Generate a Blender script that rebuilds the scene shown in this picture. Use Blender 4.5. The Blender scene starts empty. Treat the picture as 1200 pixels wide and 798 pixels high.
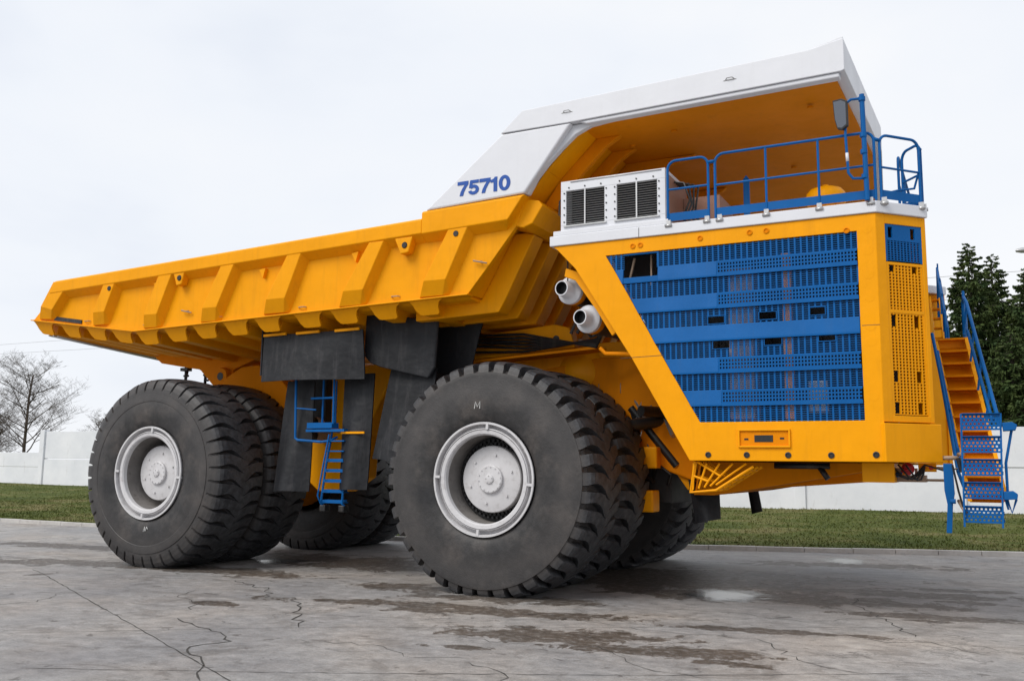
import bpy, bmesh, math, random
from mathutils import Vector, Matrix
random.seed(7)
PI = math.pi
S = bpy.context.scene
COL = S.collection

# ------------------------------------------------------------------ helpers
class MB:
    """collects polygons; build() links them as ONE mesh object"""
    def __init__(self): self.v = []; self.f = []; self.sm = []
    def add(self, vs, fs, smooth=False):
        n = len(self.v); self.v += [tuple(p) for p in vs]
        for f in fs: self.f.append([i + n for i in f]); self.sm.append(smooth)
    def box(self, x0, x1, y0, y1, z0, z1):
        self.add([(x0,y0,z0),(x1,y0,z0),(x1,y1,z0),(x0,y1,z0),(x0,y0,z1),(x1,y0,z1),(x1,y1,z1),(x0,y1,z1)],
                 [(0,3,2,1),(4,5,6,7),(0,1,5,4),(1,2,6,5),(2,3,7,6),(3,0,4,7)])
    def prism(self, pts, off):
        """pts: 3-D loop, extruded by the vector off"""
        n = len(pts); o = Vector(off)
        a = [Vector(p) for p in pts]; b = [p + o for p in a]
        fs = [list(range(n))[::-1], [n + i for i in range(n)]]
        for i in range(n):
            j = (i + 1) % n; fs.append([i, j, n + j, n + i])
        self.add(a + b, fs)
    def prism_y(self, xz, y0, y1): self.prism([(x, y0, z) for x, z in xz], (0, y1 - y0, 0))
    def sweep(self, loops, cap=True, smooth=False):
        n = len(loops[0]); vs = [p for l in loops for p in l]; fs = []
        for k in range(len(loops) - 1):
            for i in range(n):
                j = (i + 1) % n; fs.append([k*n+i, k*n+j, (k+1)*n+j, (k+1)*n+i])
        self.add(vs, fs, smooth)
        if cap:
            m = len(self.v) - len(vs)
            self.f.append([m+i for i in range(n)][::-1]); self.sm.append(False)
            self.f.append([m+(len(loops)-1)*n+i for i in range(n)]); self.sm.append(False)
    def tube(self, path, r, n=8, cap=True, r1=None):
        P = [Vector(p) for p in path]; loops = []
        up = Vector((0,0,1)); L = len(P)
        prev = None
        for k, p in enumerate(P):
            if k == 0: t = P[1] - P[0]
            elif k == L-1: t = P[-1] - P[-2]
            else: t = (P[k+1]-p).normalized() + (p-P[k-1]).normalized()
            t.normalize()
            if prev is None:
                a = t.cross(up) if abs(t.z) < .95 else t.cross(Vector((1,0,0)))
            else: a = prev - t * prev.dot(t)
            a.normalize(); prev = a; b = t.cross(a)
            rr = r if r1 is None else r + (r1 - r) * k / (L - 1)
            loops.append([p + (a*math.cos(2*PI*i/n) + b*math.sin(2*PI*i/n)) * rr for i in range(n)])
        self.sweep(loops, cap, True)
    def lathe(self, prof, n=48, axis='y', c=(0,0,0), smooth=True, frame=None):
        """prof: (radius, along); revolve about axis through c"""
        m = len(prof); vs = []; fs = []
        for i in range(n):
            a = 2*PI*i/n; ca, sa = math.cos(a), math.sin(a)
            for r, h in prof:
                if frame: p = frame[0]*(r*ca) + frame[1]*(r*sa) + frame[2]*h
                elif axis == 'y': p = Vector((r*ca, h, r*sa))
                elif axis == 'z': p = Vector((r*ca, r*sa, h))
                else: p = Vector((h, r*ca, r*sa))
                vs.append(Vector(c) + p)
        for i in range(n):
            j = (i+1) % n
            for k in range(m-1): fs.append([i*m+k, j*m+k, j*m+k+1, i*m+k+1])
        self.add(vs, fs, smooth)
    def build(self, name, mat, parent=None, bevel=0, loc=None, mat4=None, auto=35, weld=False):
        me = bpy.data.meshes.new(name); me.from_pydata([tuple(p) for p in self.v], [], self.f)
        me.validate(); 
        for p, s in zip(me.polygons, self.sm): p.use_smooth = s
        bm = bmesh.new(); bm.from_mesh(me)
        if weld: bmesh.ops.remove_doubles(bm, verts=bm.verts, dist=1e-4)
        bmesh.ops.recalc_face_normals(bm, faces=bm.faces)
        for e in bm.edges:
            if len(e.link_faces) == 2 and e.calc_face_angle(0) > math.radians(auto): e.smooth = False
        bm.to_mesh(me); bm.free()
        me.materials.append(mat)
        o = bpy.data.objects.new(name, me); COL.objects.link(o)
        if loc is not None: o.location = loc
        if mat4 is not None: o.matrix_world = mat4
        if parent is not None: o.parent = parent
        if bevel:
            b = o.modifiers.new('bevel', 'BEVEL'); b.width = bevel; b.segments = 2
            b.limit_method = 'ANGLE'; b.angle_limit = math.radians(40); b.harden_normals = False
        return o

def empty(name, loc=(0,0,0), parent=None):
    o = bpy.data.objects.new(name, None); COL.objects.link(o); o.location = loc; o.empty_display_size = .3
    if parent is not None: o.parent = parent
    return o
def tag(o, label=None, cat=None, group=None, kind=None):
    if label: o['label'] = label
    if cat: o['category'] = cat
    if group: o['group'] = group
    if kind: o['kind'] = kind
    return o
def copy_tree(o, parent=None):
    c = o.copy(); COL.objects.link(c)
    if parent is not None: c.parent = parent
    for ch in [x for x in bpy.data.objects if x.parent == o]: copy_tree(ch, c)
    return c

# ------------------------------------------------------------------ materials
def lin(h):
    f = lambda c: c/12.92 if c <= .04045 else ((c+.055)/1.055)**2.4
    return tuple(f(int(h[i:i+2], 16)/255) for i in (0, 2, 4)) + (1,)
def nodes(name):
    m = bpy.data.materials.new(name); m.use_nodes = True; nt = m.node_tree
    return m, nt, nt.nodes, nt.links, nt.nodes['Principled BSDF']
def noise(N, L, scale, detail=5, rough=.55, coord=None, vscale=None, dist=0):
    n = N.new('ShaderNodeTexNoise'); n.inputs['Scale'].default_value = scale
    n.inputs['Detail'].default_value = detail; n.inputs['Roughness'].default_value = rough
    n.inputs['Distortion'].default_value = dist
    if coord is not None:
        if vscale:
            mp = N.new('ShaderNodeMapping'); mp.inputs['Scale'].default_value = vscale
            L.new(coord, mp.inputs['Vector']); coord = mp.outputs['Vector']
        L.new(coord, n.inputs['Vector'])
    return n
def ramp(N, L, src, stops):
    r = N.new('ShaderNodeValToRGB'); e = r.color_ramp.elements
    e[0].position, e[0].color = stops[0]; e[1].position, e[1].color = stops[-1]
    for p, c in stops[1:-1]:
        q = e.new(p); q.color = c
    L.new(src, r.inputs['Fac']); return r
def mix(N, L, a, b, fac, mode='MIX'):
    m = N.new('ShaderNodeMix'); m.data_type = 'RGBA'; m.blend_type = mode
    for s, val in ((m.inputs['A'], a), (m.inputs['B'], b), (m.inputs['Factor'], fac)):
        if hasattr(val, 'is_output'): L.new(val, s)
        else: s.default_value = val
    return m.outputs['Result']
def g(v): return (v, v, v, 1)

def paint(name, col, rough=.38, var=.12, dirt=(.25,.2,.14,1), dirt_amt=.25, spec=.5, streak=True, bump=.04):
    m, nt, N, L, B = nodes(name)
    tc = N.new('ShaderNodeTexCoord').outputs['Object']
    n1 = noise(N, L, 1.3, 6, .6, tc); n2 = noise(N, L, 1.0, 6, .65, tc, (7, 7, .8) if streak else (9, 9, 9))
    r1 = ramp(N, L, n1.outputs['Fac'], [(.3, g(1-var)), (.7, g(1+var*.3))])
    c = mix(N, L, col, r1.outputs['Color'], 1, 'MULTIPLY')
    r2 = ramp(N, L, n2.outputs['Fac'], [(.52, g(0)), (.8, g(dirt_amt))])
    c = mix(N, L, c, dirt, r2.outputs['Color'])
    L.new(c, B.inputs['Base Color'])
    rr = ramp(N, L, n1.outputs['Fac'], [(.3, g(rough+.12)), (.7, g(rough-.05))])
    L.new(rr.outputs['Color'], B.inputs['Roughness'])
    B.inputs['Specular IOR Level'].default_value = spec
    n3 = noise(N, L, 2.2, 3, .5, tc)
    bp = N.new('ShaderNodeBump'); bp.inputs['Strength'].default_value = bump; bp.inputs['Distance'].default_value = .15
    L.new(n3.outputs['Fac'], bp.inputs['Height']); L.new(bp.outputs['Normal'], B.inputs['Normal'])
    return m
M = {}
M['yellow'] = paint('yellow_paint', (.87, .345, .0002, 1), .46, .08, (.42,.16,.008,1), .26, spec=.14, bump=.09)
M['shaded_yellow'] = paint('shaded_yellow_paint', (.74, .235, .0002, 1), .62, .08, (.35,.11,.006,1), .25, spec=.10)  # darker copy of the yellow; the shade of undersides is put into its colour
M['blue'] = paint('blue_paint', (.0003, .100, .33, 1), .48, .15, (.04,.10,.2,1), .2, spec=.18)
M['white'] = paint('white_paint', (.68, .69, .725, 1), .42, .04, (.45,.43,.40,1), .10)
M['rim'] = paint('rim_paint', (.60, .59, .60, 1), .5, .14, (.16,.12,.10,1), .4, streak=False)
M['pink'] = paint('shaded_primer', (.30, .15, .10, 1), .6, .1)  # pinkish primer, its colour darkened for the shade the box stands in
M['dark'] = paint('dark_metal', (.022, .022, .024, 1), .6, .3, (.09,.07,.05,1), .4)
M['brown'] = paint('brown_metal', (.36, .25, .17, 1), .6, .2)
M['black'] = paint('black_hose', (.012, .012, .013, 1), .4, .2)
M['red'] = paint('red_paint', (.55, .01, .015, 1), .4, .1)
M['steel'] = paint('galvanised_steel', (.5, .5, .5, 1), .35, .1); M['steel'].node_tree.nodes['Principled BSDF'].inputs['Metallic'].default_value = .8
M['flap'] = paint('rubber_flap', (.014, .015, .018, 1), .5, .4, (.06,.057,.06,1), .7, bump=.3, spec=.3)

def tyre_mat():
    m, nt, N, L, B = nodes('tyre_rubber')
    tc = N.new('ShaderNodeTexCoord').outputs['Object']
    n1 = noise(N, L, 1.6, 7, .62, tc); n2 = noise(N, L, 9, 6, .7, tc)
    a = ramp(N, L, n1.outputs['Fac'], [(.3, (.020,.020,.022,1)), (.5, (.040,.038,.038,1)), (.70, (.085,.074,.068,1))])
    b = ramp(N, L, n2.outputs['Fac'], [(.35, g(.7)), (.65, g(1.15))])
    c = mix(N, L, a.outputs['Color'], b.outputs['Color'], 1, 'MULTIPLY')
    # dusty shoulder ring: distance from the axle
    sx = N.new('ShaderNodeSeparateXYZ'); L.new(tc, sx.inputs[0])
    def mth(op, x, y=None):
        k = N.new('ShaderNodeMath'); k.operation = op
        for s, val in zip(k.inputs, (x, y)):
            if val is None: continue
            if hasattr(val, 'is_output'): L.new(val, s)
            else: s.default_value = val
        return k.outputs[0]
    rad = mth('SQRT', mth('ADD', mth('POWER', sx.outputs[0], 2), mth('POWER', sx.outputs[2], 2)))
    rad = mth('ADD', rad, mth('MULTIPLY', mth('SUBTRACT', n1.outputs['Fac'], .5), .12))
    rr = ramp(N, L, mth('DIVIDE', rad, 2.1), [(.50, g(0)), (.60, g(.0)), (.74, g(.5)), (.84, g(.25)), (.90, g(.55)), (.935, g(.1)), (1, g(.0))])
    c = mix(N, L, c, (.075,.069,.067,1), rr.outputs['Color'])
    tr_ = ramp(N, L, mth('DIVIDE', rad, 2.1), [(.88, g(0)), (.95, g(.75))])
    c = mix(N, L, c, mix(N, L, (.028,.030,.035,1), (.085,.089,.098,1), ramp(N, L, n2.outputs['Fac'], [(.4, g(0)), (.7, g(1))]).outputs['Color']), tr_.outputs['Color'])
    L.new(c, B.inputs['Base Color']); B.inputs['Roughness'].default_value = .52
    B.inputs['Specular IOR Level'].default_value = .35
    n3 = noise(N, L, 30, 5, .6, tc)
    bp = N.new('ShaderNodeBump'); bp.inputs['Strength'].default_value = .25; bp.inputs['Distance'].default_value = .02
    L.new(n3.outputs['Fac'], bp.inputs['Height']); L.new(bp.outputs['Normal'], B.inputs['Normal'])
    return m
M['tyre'] = tyre_mat()
def flat(name, col, rough=.8):
    m, nt, N, L, B = nodes(name); B.inputs['Base Color'].default_value = col; B.inputs['Roughness'].default_value = rough; return m
M['blueprint'] = flat('blue_lettering', (.001, .065, .33, 1), .6)
M['chalk'] = flat('chalk', (.75,.75,.73,1), .9)
M['mirror'] = flat('mirror_glass', (.16,.17,.19,1), .05); M['mirror'].node_tree.nodes['Principled BSDF'].inputs['Metallic'].default_value = .9

# ------------------------------------------------------------------ the truck
T = empty('mining_truck', (0, 0, 0))
tag(T, 'giant yellow mining dump truck with blue side grille and white canopy numbered 75710', 'dump truck')
YC = 4.0            # centre line of the truck; the near side is y = 0
def mirror_xz(mb, xz, y0, y1, both=True):
    mb.prism_y(xz, y0, y1)
    if both: mb.prism_y(xz, 2*YC - y1, 2*YC - y0)

# ---- wheels
HZ = 1.94; R0 = 2.02
def tyre_mesh(kind):
    R0 = 2.055 if kind == 'front' else 2.02
    N_ = 40 if kind == 'front' else 42
    mb = MB()
    # half profile from the crown: (y', r, groove depth, groove width fraction, angular shift in periods)
    if kind == 'front':
        prof = [(0.0,R0,.0,.06,0),(.10,R0-.002,.03,.10,.06),(.12,R0-.003,.085,.12,.08),(.24,R0-.008,.13,.24,.30),(.38,R0-.016,.15,.38,.40),(.52,R0-.03,.16,.46,.42),
                (.60,R0-.05,.17,.46,.42),(.66,R0-.09,.16,.42,.42),(.685,R0-.15,.10,.36,.42),(.70,R0-.205,.05,.34,.42),(.708,R0-.225,.003,.34,.42)]
    else:
        prof = [(0.0,R0,.0,.03,0),(.05,R0-.001,.03,.06,.04),(.10,R0-.003,.05,.07,.10),(.22,R0-.01,.13,.28,.22),(.34,R0-.018,.16,.38,.30),(.46,R0-.028,.16,.33,.34),(.56,R0-.045,.14,.25,.35),
                (.62,R0-.085,.10,.20,.35),(.665,R0-.16,.06,.20,.35),(.695,R0-.25,.03,.22,.35),(.705,R0-.31,.004,.2,.35)]
    side = [(.718,1.827),(.722,1.80),(.724,1.785),(.724,1.75),(.734,1.65),(.742,1.52),(.752,1.40),(.750,1.26),(.735,1.12),(.71,1.03),(.68,.985),(.60,.95)] if kind == 'front' else \
           [(.712,1.66),(.726,1.655),(.742,1.56),(.744,1.50),(.736,1.49),(.748,1.40),(.745,1.26),(.73,1.12),(.708,1.03),(.68,.985),(.60,.95)]
    for s in (-1, 1):
        rows = []
        for k, (yy, r, d, w, sh) in enumerate(prof):
            # outward normal of the profile
            a = prof[max(k-1,0)]; b = prof[min(k+1,len(prof)-1)]
            t = Vector((b[0]-a[0], b[1]-a[1])); nrm = Vector((-t.y, t.x)).normalized() if t.length else Vector((0,1))
            if k == 0: nrm = Vector((0,1))
            nrm = Vector((abs(nrm.x), abs(nrm.y)))
            row = []
            e = .05 if w > .12 else w*.3
            for i in range(N_):
                base = i + sh + (0 if s < 0 else .5)
                jit = random.Random(i*7+(s>0)*3).uniform(-.02,.02)
                for fr, bot in ((0,0),(e,1),(w*.5,1),(w-e,1),(w,0),(w+(1-w)*.33,0),(w+(1-w)*.66,0)):
                    th = (base + fr + jit) / N_ * 2*PI
                    rr = r - nrm.y*d*bot; y2 = yy - nrm.x*d*bot
                    if not bot and .15 < yy < .64: rr += .004*math.sin(i*2.3)
                    row.append((rr*math.cos(th), s*y2, rr*math.sin(th)))
            rows.append(row)
        n = N_*7
        vs = [p for row in rows for p in row]; fs = []
        for k in range(len(rows)-1):
            for i in range(n):
                j = (i+1) % n; fs.append([k*n+i, k*n+j, (k+1)*n+j, (k+1)*n+i])
        mb.add(vs, fs, False)
        last = prof[-1]
        mb.lathe([(last[1], s*last[0])] + [(r, s*y) for y, r in side], 120, 'y')
    mb.v = [(x*(1+.0), y*(1 + .07*max(0, -(z+1.45))), max(z, -HZ+.002)) for x, y, z in [tuple(p) for p in mb.v]]
    return mb
def rim_mesh():
    mb = MB()
    prof = [(.93,-.60),(.955,-.70),(.972,-.715),(.968,-.735),(.935,-.735),(.928,-.70),(.922,-.60),(.868,-.60),(.864,-.70),(.85,-.715),(.846,-.68),(.838,-.68),(.834,-.712),(.775,-.705),(.752,-.68),(.749,-.60)]
    mb.lathe(prof, 96)
    for a in (85, 178, 265, 355):
        ca, sa = math.cos(math.radians(a)), math.sin(math.radians(a))
        for dr in (0,):
            c = Vector((.90*ca, -.70, .90*sa)); t = Vector((-sa,0,ca)); q = Vector((ca,0,sa)); yv = Vector((0,1,0))
            P = [c + q*u*.055 + t*v*.022 + yv*w for u,v,w in ((-1,-1,-.04),(1,-1,-.04),(1,1,-.04),(-1,1,-.04))]
            mb.prism(P, (0,.07,0))
    return mb
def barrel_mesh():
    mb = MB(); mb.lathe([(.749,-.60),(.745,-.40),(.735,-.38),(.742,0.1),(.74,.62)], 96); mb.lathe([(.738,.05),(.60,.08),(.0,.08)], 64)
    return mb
def hub_mesh():
    mb = MB()
    mb.lathe([(.50,.1),(.575,.02),(.575,-.38),(.562,-.40),(.54,-.405),(.30,-.42),(.245,-.425),(.24,-.47),(.225,-.48),(.085,-.482),(.08,-.50),(.055,-.51),(.0,-.51)], 64)
    for rad, cnt, rr, y, h in ((.42, 6, .020, -.41, .03), (.21, 14, .012, -.48, .015), (.06, 5, .01, -.508, .015)):
        for i in range(cnt):
            a = 2*PI*(i+.3)/cnt; c = (rad*math.cos(a), y, rad*math.sin(a))
            mb.lathe([(rr,.01),(rr,-h),(0,-h)], 6, c=c, smooth=False)
    return mb
def bolt_ring_mesh():
    mb = MB()
    mb.lathe([(.74,-.20),(.57,-.22),(.57,-.10)], 64)
    for rad, y, c0 in ((.605,-.22,0),(.665,-.21,.5)):
        for i in range(48):
            a = 2*PI*(i+c0)/48
            mb.lathe([(.024,.01),(.024,-.06),(.0,-.06)], 6, c=(rad*math.cos(a), y, rad*math.sin(a)), smooth=False)
    return mb
M['barrel_tone'] = paint('dark_rim', (.20,.185,.175,1), .7, .35, (.05,.04,.035,1), .7, streak=False)  # darker, mottled brown-grey tone for the inside of the rims
tyF, tyR, rimM, hubM, boltM, barM = tyre_mesh('front'), tyre_mesh('rear'), rim_mesh(), hub_mesh(), bolt_ring_mesh(), barrel_mesh()
protos = {}
for kind, ty in (('front', tyF), ('rear', tyR)):
    w = rimM.build('wheel', M['rim'], None, weld=True)
    ty.build('tyre', M['tyre'], w, auto=28, weld=True)
    hubM.build('hub', M['rim'], w, auto=30); barM.build('rim_barrel', M['barrel_tone'], w)
    if kind == 'front': boltM.build('bolt_ring', M['dark'], w)
    protos[kind] = w
first = {'front': True, 'rear': True}
for kind, x in (('front', 0.0), ('rear', -8.0)):
    for j, y in enumerate((.735, 2.235, 5.765, 7.265)):
        w = protos[kind] if first[kind] else copy_tree(protos[kind]); first[kind] = False
        w.parent = T; w.location = (x, y, HZ)
        w.rotation_euler = (0, 0, 0 if y < YC else PI)
        # hubs sit 0.73 m outboard of the tyre's middle
# chalk marks on the sidewalls (thin raised strokes)
def strokes(name, pts_list, org, sc, parent, r=.008):
    mb = MB()
    for pl in pts_list: mb.tube([(org[0]+p[0]*sc, org[1], org[2]+p[1]*sc) for p in pl], r, 5)
    return mb.build(name, M['chalk'], parent)
fw, rw = protos['front'], protos['rear']
strokes('chalk_mark', [[(0,0),(.15,1),(.5,.25),(.95,1.05),(.9,0)]], (-.16,-.757,1.20), .115, fw, .007)
strokes('chalk_mark', [[(0,0),(.3,.9),(.45,.1)],[(.45,.1),(.8,.9),(1.1,.5)]], (.02,-.752,-1.20), .11, rw, .007)

# ---- dump body
BODY = MB()
def top_z(x): return 6.29 + (x + 11.45)*(6.64-6.29)/10.1
side = [(-12.3,5.47),(-8.85,5.01),(-.46,5.2),(.02,5.76),(.48,6.32),(.70,6.83),(-1.35,6.58),(-11.4,6.24)]
mirror_xz(BODY, side, .2, .3)
# floor slab in a shallow V, in stations along x
def zb(x):      # underside of the beams at y = .5
    return 5.17 + (x+12.39)*(4.71-5.17)/(12.39-8.65) if x < -8.65 else 4.71 + (x+8.65)*(4.90-4.71)/7.14
def edge_z(x):
    return 5.47 + (x+12.3)*(5.01-5.47)/3.45 if x < -8.85 else 5.01 + (x+8.85)*(.19)/8.39
loops = []
for x in (-12.25,-8.85,-.5):
    e = edge_z(x); b = zb(x) + .16
    lo = [(x,.25,e),(x,.42,e-.06),(x,.8,b+.04),(x,4,b-.20),(x,7.2,b+.04),(x,7.58,e-.06),(x,7.75,e)]
    loops.append(lo + [(p[0],p[1],p[2]+.10) for p in lo[::-1]])
BODY.sweep(loops)
# front wall
BODY.prism([(-.46,.3,5.2),(-.46,7.7,5.2),(.2,7.7,6.35),(.2,.3,6.35)], (-.1,0,.05))
BODY.prism([(.2,.3,6.35),(.2,7.7,6.35),(1.05,7.7,7.3),(1.05,.3,7.3)], (-.1,0,.05))
BODY.prism([(1.05,.3,7.3),(1.05,7.7,7.3),(1.75,7.7,7.97),(1.75,.3,7.97)], (-.1,0,.05))
# flange lip along the bottom edge and small details
for a, b in (((-12.33,5.47),(-8.85,5.01)), ((-8.85,5.01),(-.43,5.2))):
    BODY.prism_y([a,(b[0],b[1]),(b[0],b[1]-.025),(a[0],a[1]-.025)], .13, .34)
body = BODY.build('dump_body', M['yellow'], T, bevel=.008)
def rail(x0, z0, x1, z1, name, h=.28):
    for s in (0, 1):
        mb = MB(); loops = []
        for x, z in ((x0,z0),(x1,z1)):
            pr = [(.0,z-.03),(.04,z),(.42,z),(.42,z-.36),(.2,z-h-.14),(.0,z-h)]
            sh = .75 if x > 0 else (.55 if x < -11 else 0)
            loops.append([(x - sh*(z-zz), y if not s else 2*YC-y, zz) for y, zz in pr])
        mb.sweep(loops); mb.build(name, M['yellow'], body, bevel=.015)
rail(-11.4, 6.30, -1.35, 6.645, 'top_rail'); rail(-1.35, 6.775, .74, 6.84, 'top_rail', .42)
ribs = [((-.78,6.38),(-.39,6.38),(-1.44,5.2),(-.95,5.2)), ((-2.52,6.31),(-2.19,6.31),(-3.27,5.15),(-2.77,5.15)),
        ((-4.49,6.27),(-4.15,6.27),(-5.15,5.13),(-4.63,5.13)), ((-6.25,6.2),(-5.9,6.2),(-6.86,5.07),(-6.45,5.07)),
        ((-8.04,6.15),(-7.66,6.15),(-8.54,5.04),(-8.15,5.04)), ((-9.76,6.08),(-9.41,6.08),(-10.15,5.2),(-9.79,5.2)),
        ((-11.45,6.29),(-11.08,6.05),(-12.02,5.46),(-11.60,5.43))]
def lerp(a, b, t): return tuple(p+(q-p)*t for p, q in zip(a, b))
for tl, tr, bl, br in ribs:
    for s in (0, 1):
        H = tl[1]-bl[1]; t = 1 - .27/H
        ml, mr = lerp(tl, bl, t), lerp(tr, br, t)
        Y = lambda y: y if not s else 2*YC-y
        vs = []
        for (l, r, y) in ((tl,tr,.012),(ml,mr,.012),(bl,br,.14)):
            vs += [(l[0],Y(y),l[1]),(r[0],Y(y),r[1])]
        for (l, r, y) in ((tl,tr,.215),(ml,mr,.215),(bl,br,.215)):
            vs += [(l[0]-.05,Y(y),l[1]),(r[0]+.12,Y(y),r[1])]
        mb = MB(); mb.add(vs, [(0,1,3,2),(2,3,5,4),(0,2,8,6),(2,4,10,8),(1,7,9,3),(3,9,11,5),(4,5,11,10),(0,6,7,1),(6,8,9,7),(8,10,11,9)])
        mb.build('side_rib', M['yellow'], body, bevel=.012)
sc_x = [(-11.68-.25),(-10.99),(-10.12),(-9.28),(-8.47),(-7.62),(-6.78),(-5.93),(-5.08),(-4.05),(-3.16),(-2.25),(-1.33)]
for xc in sc_x:
    e = edge_z(xc) - .012; b = zb(xc)
    outl = [(-.42,0),(-.36,-.10),(-.32,-.34),(-.29,-.66),(-.22,-.95),(-.16,-1),(.14,-1),(.19,-.94),(.20,-.55),(.24,-.25),(.36,0)]
    sl = -0.133 if xc < -8.85 else .023
    for s in (0, 1):
        mb = MB(); P = []
        for u, w in outl:
            y = .19 + .17*(-w); z = (e + sl*u) + (b - e)*(-w)
            P.append((xc+u, y if not s else 2*YC-y, z))
        mb.prism(P, (0, .03 if not s else -.03, .02)); mb.build('bolster_plate', M['yellow'], body)
    # the hollow cross beam behind it follows the V of the floor
    mb = MB()
    for y0, y1 in ((.55,4.0),(4.0,7.45)):
        za = b + (0 if y0 < 1 else -.22); zc = b + (-.22 if y0 < 1 else 0)
        mb.add([(xc-.26,y0,za+.03),(xc+.02,y0,za+.03),(xc+.08,y0,za+.26),(xc-.32,y0,za+.26),(xc-.26,y1,zc+.03),(xc+.02,y1,zc+.03),(xc+.08,y1,zc+.26),(xc-.32,y1,zc+.26)],
               [(0,1,2,3),(4,7,6,5),(0,4,5,1),(1,5,6,2),(2,6,7,3),(3,7,4,0)])
    mb.build('floor_beam', M['yellow'], body, bevel=.01)
# tail edge of the floor with thin wear strips
mb = MB()
for k in range(3):
    x = -12.2 + k*.16
    for y0, y1 in ((.55,4),(4,7.45)):
        z0 = zb(x)-.0; z1 = z0-.24
        if y0 > 1: z0, z1 = z1, z0
        mb.tube([(x,y0,z0-.01),(x,y1,z1-.01)], .022, 6)
mb.build('tail_strip', M['steel'], body)
# front wall ribs, wrapping under the floor
for k in range(9):
    y = .93 + k*.77
    if y > 7.3: break
    mb = MB()
    mb.prism_y([(-.46,5.2),(.2,6.35),(.42,6.35),(.60,6.30),(.02,5.16),(-.12,4.93),(-1.9,4.87),(-1.9,5.1)], y-.2, y+.2)
    mb.build('front_wall_rib', M['yellow'], body, bevel=.02)
    mb = MB()
    mb.prism_y([(.62,6.85),(1.05,7.3),(1.75,7.96),(3.1,7.96),(3.0,7.88),(2.4,7.75),(1.9,7.5),(1.25,6.98),(1.0,6.7)] if k in (2,5,7) else
               [(.72,6.85),(1.05,7.3),(1.75,7.96),(2.2,7.96),(1.9,7.78),(1.3,7.2),(.95,6.75)], y-.06, y+.06)
    mb.build('gusset', M['shaded_yellow'], body, bevel=.012)
mb = MB(); mb.prism_y([(.50,6.84),(.92,6.76),(1.0,6.66),(.80,6.36),(.62,6.30),(.28,6.40)], .215, 7.785)
mb.build('cross_beam', M['yellow'], body, bevel=.02)
# small lugs on the side
def lug(x, z, w=.2):
    mb = MB()
    mb.prism_y([(x-w,z+.05),(x+w,z+.05),(x+w*.55,z-.24),(x-w*.3,z-.26)], .02, .2)
    o = mb.build('lifting_lug', M['yellow'], body, bevel=.02)
    m2 = MB(); m2.lathe([(.062,0),(.05,-.018),(.0,-.018)], 16, c=(x+.03,.018,z-.10)); m2.build('lug_hole', M['black'], o)
lug(-7.45, 6.14, .17); lug(-1.75, 6.28, .2)
for x, z in ((-.62,6.28),(-9.55,5.98)):
    mb = MB(); mb.lathe([(.055,0),(.05,-.012),(.0,-.012)], 16, c=(x,.010,z)); mb.build('rib_hole', M['black'], body)
for x, z in ((-8.3,6.02),(-3.0,6.17),(-5.3,6.05)):
    mb = MB(); mb.prism_y([(x,z),(x+.16,z+.02),(x+.1,z-.18)], .12, .2); mb.build('hook', M['yellow'], body)
for x, z in ((-.2,5.75),(-7.3,5.33)):
    mb = MB(); mb.tube([(x-.12,.13,z+.03),(x,.12,z),(x+.14,.16,z-.03)], .016, 6); mb.tube([(x,.12,z),(x+.02,.21,z+.02)], .016, 6); mb.build('hook', M['brown'], body)
for x in (-8.5,-6.4,-4.2,-2.0,-.95,-10.4,-3.1):
    z = edge_z(x)+.10
    mb = MB(); mb.tube([(x-.09,.19,z),(x-.06,.15,z),(x+.06,.15,z),(x+.09,.19,z)], .012, 6); mb.build('small_clip', M['brown'], body)
mb = MB(); mb.prism_y([(-11.55,5.50),(-10.6,5.36),(-10.6,5.27),(-11.55,5.41)], .175, .2); mb.build('rubber_patch', M['black'], body)
for x in (-9.75,-9.4):   # rings below the tail
    mb = MB(); P = [(x+.07*math.cos(a*PI/8), 2.6, 4.40+.09*math.sin(a*PI/8)) for a in range(17)]; mb.tube(P, .012, 5)

# ---- canopy (white outside, shaded yellow copy beneath)
C = MB()
front = [(6.06,0),(6.19,4.1),(5.86,8)]
def fx(y): return 6.06+(.13*y/4.1) if y < 4.1 else 6.19-.33*(y-4.1)/3.9
# roof slab: stations across y
loops = []
for y in (0,.02,4.1,7.98,8):
    X = fx(y)
    loops.append([(.27,y,8.0),(.69,y,8.35),(5.55,y,8.485),(X-.02,y,8.57),(X,y,8.56),(X,y,8.08),(X-.05,y,8.06),(1.6,y,7.99)])
C.sweep(loops)
can = C.build('canopy', M['white'], T, bevel=.012)
lin_ = MB(); loops = []
for y in (.2,4.1,7.8):
    X = fx(y)-.16
    loops.append([(1.7,y,7.955),(X,y,8.02),(X,y,8.06),(1.7,y,7.995)])
lin_.sweep(loops); lin_.build('canopy_lining', M['shaded_yellow'], can)
for s in (0, 1):
    mb = MB(); mb.prism_y([(-1.28,6.78),(.28,7.985),(1.62,7.985),(.74,6.86)], .012 if not s else 7.838, .162 if not s else 7.988)
    pc = mb.build('side_plate', M['white'], can, bevel=.03)
    mb = MB(); mb.prism_y([(.70,6.86),(1.50,7.985),(2.9,7.985),(2.22,7.95),(1.92,7.92),(1.65,7.81),(1.38,7.59),(1.14,7.37),(.93,7.14),(.76,6.86)], .13 if not s else 7.75, .25 if not s else 7.87)
    mb.build('fillet_plate', M['white'], can, bevel=.02)
    mb = MB(); mb.prism_y([(1.75,7.99),(5.98,8.06),(5.98,7.985),(1.9,7.93)], .03 if not s else 7.80, .20 if not s else 7.97)
    mb.build('edge_strip', M['white'], can, bevel=.02)
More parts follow.
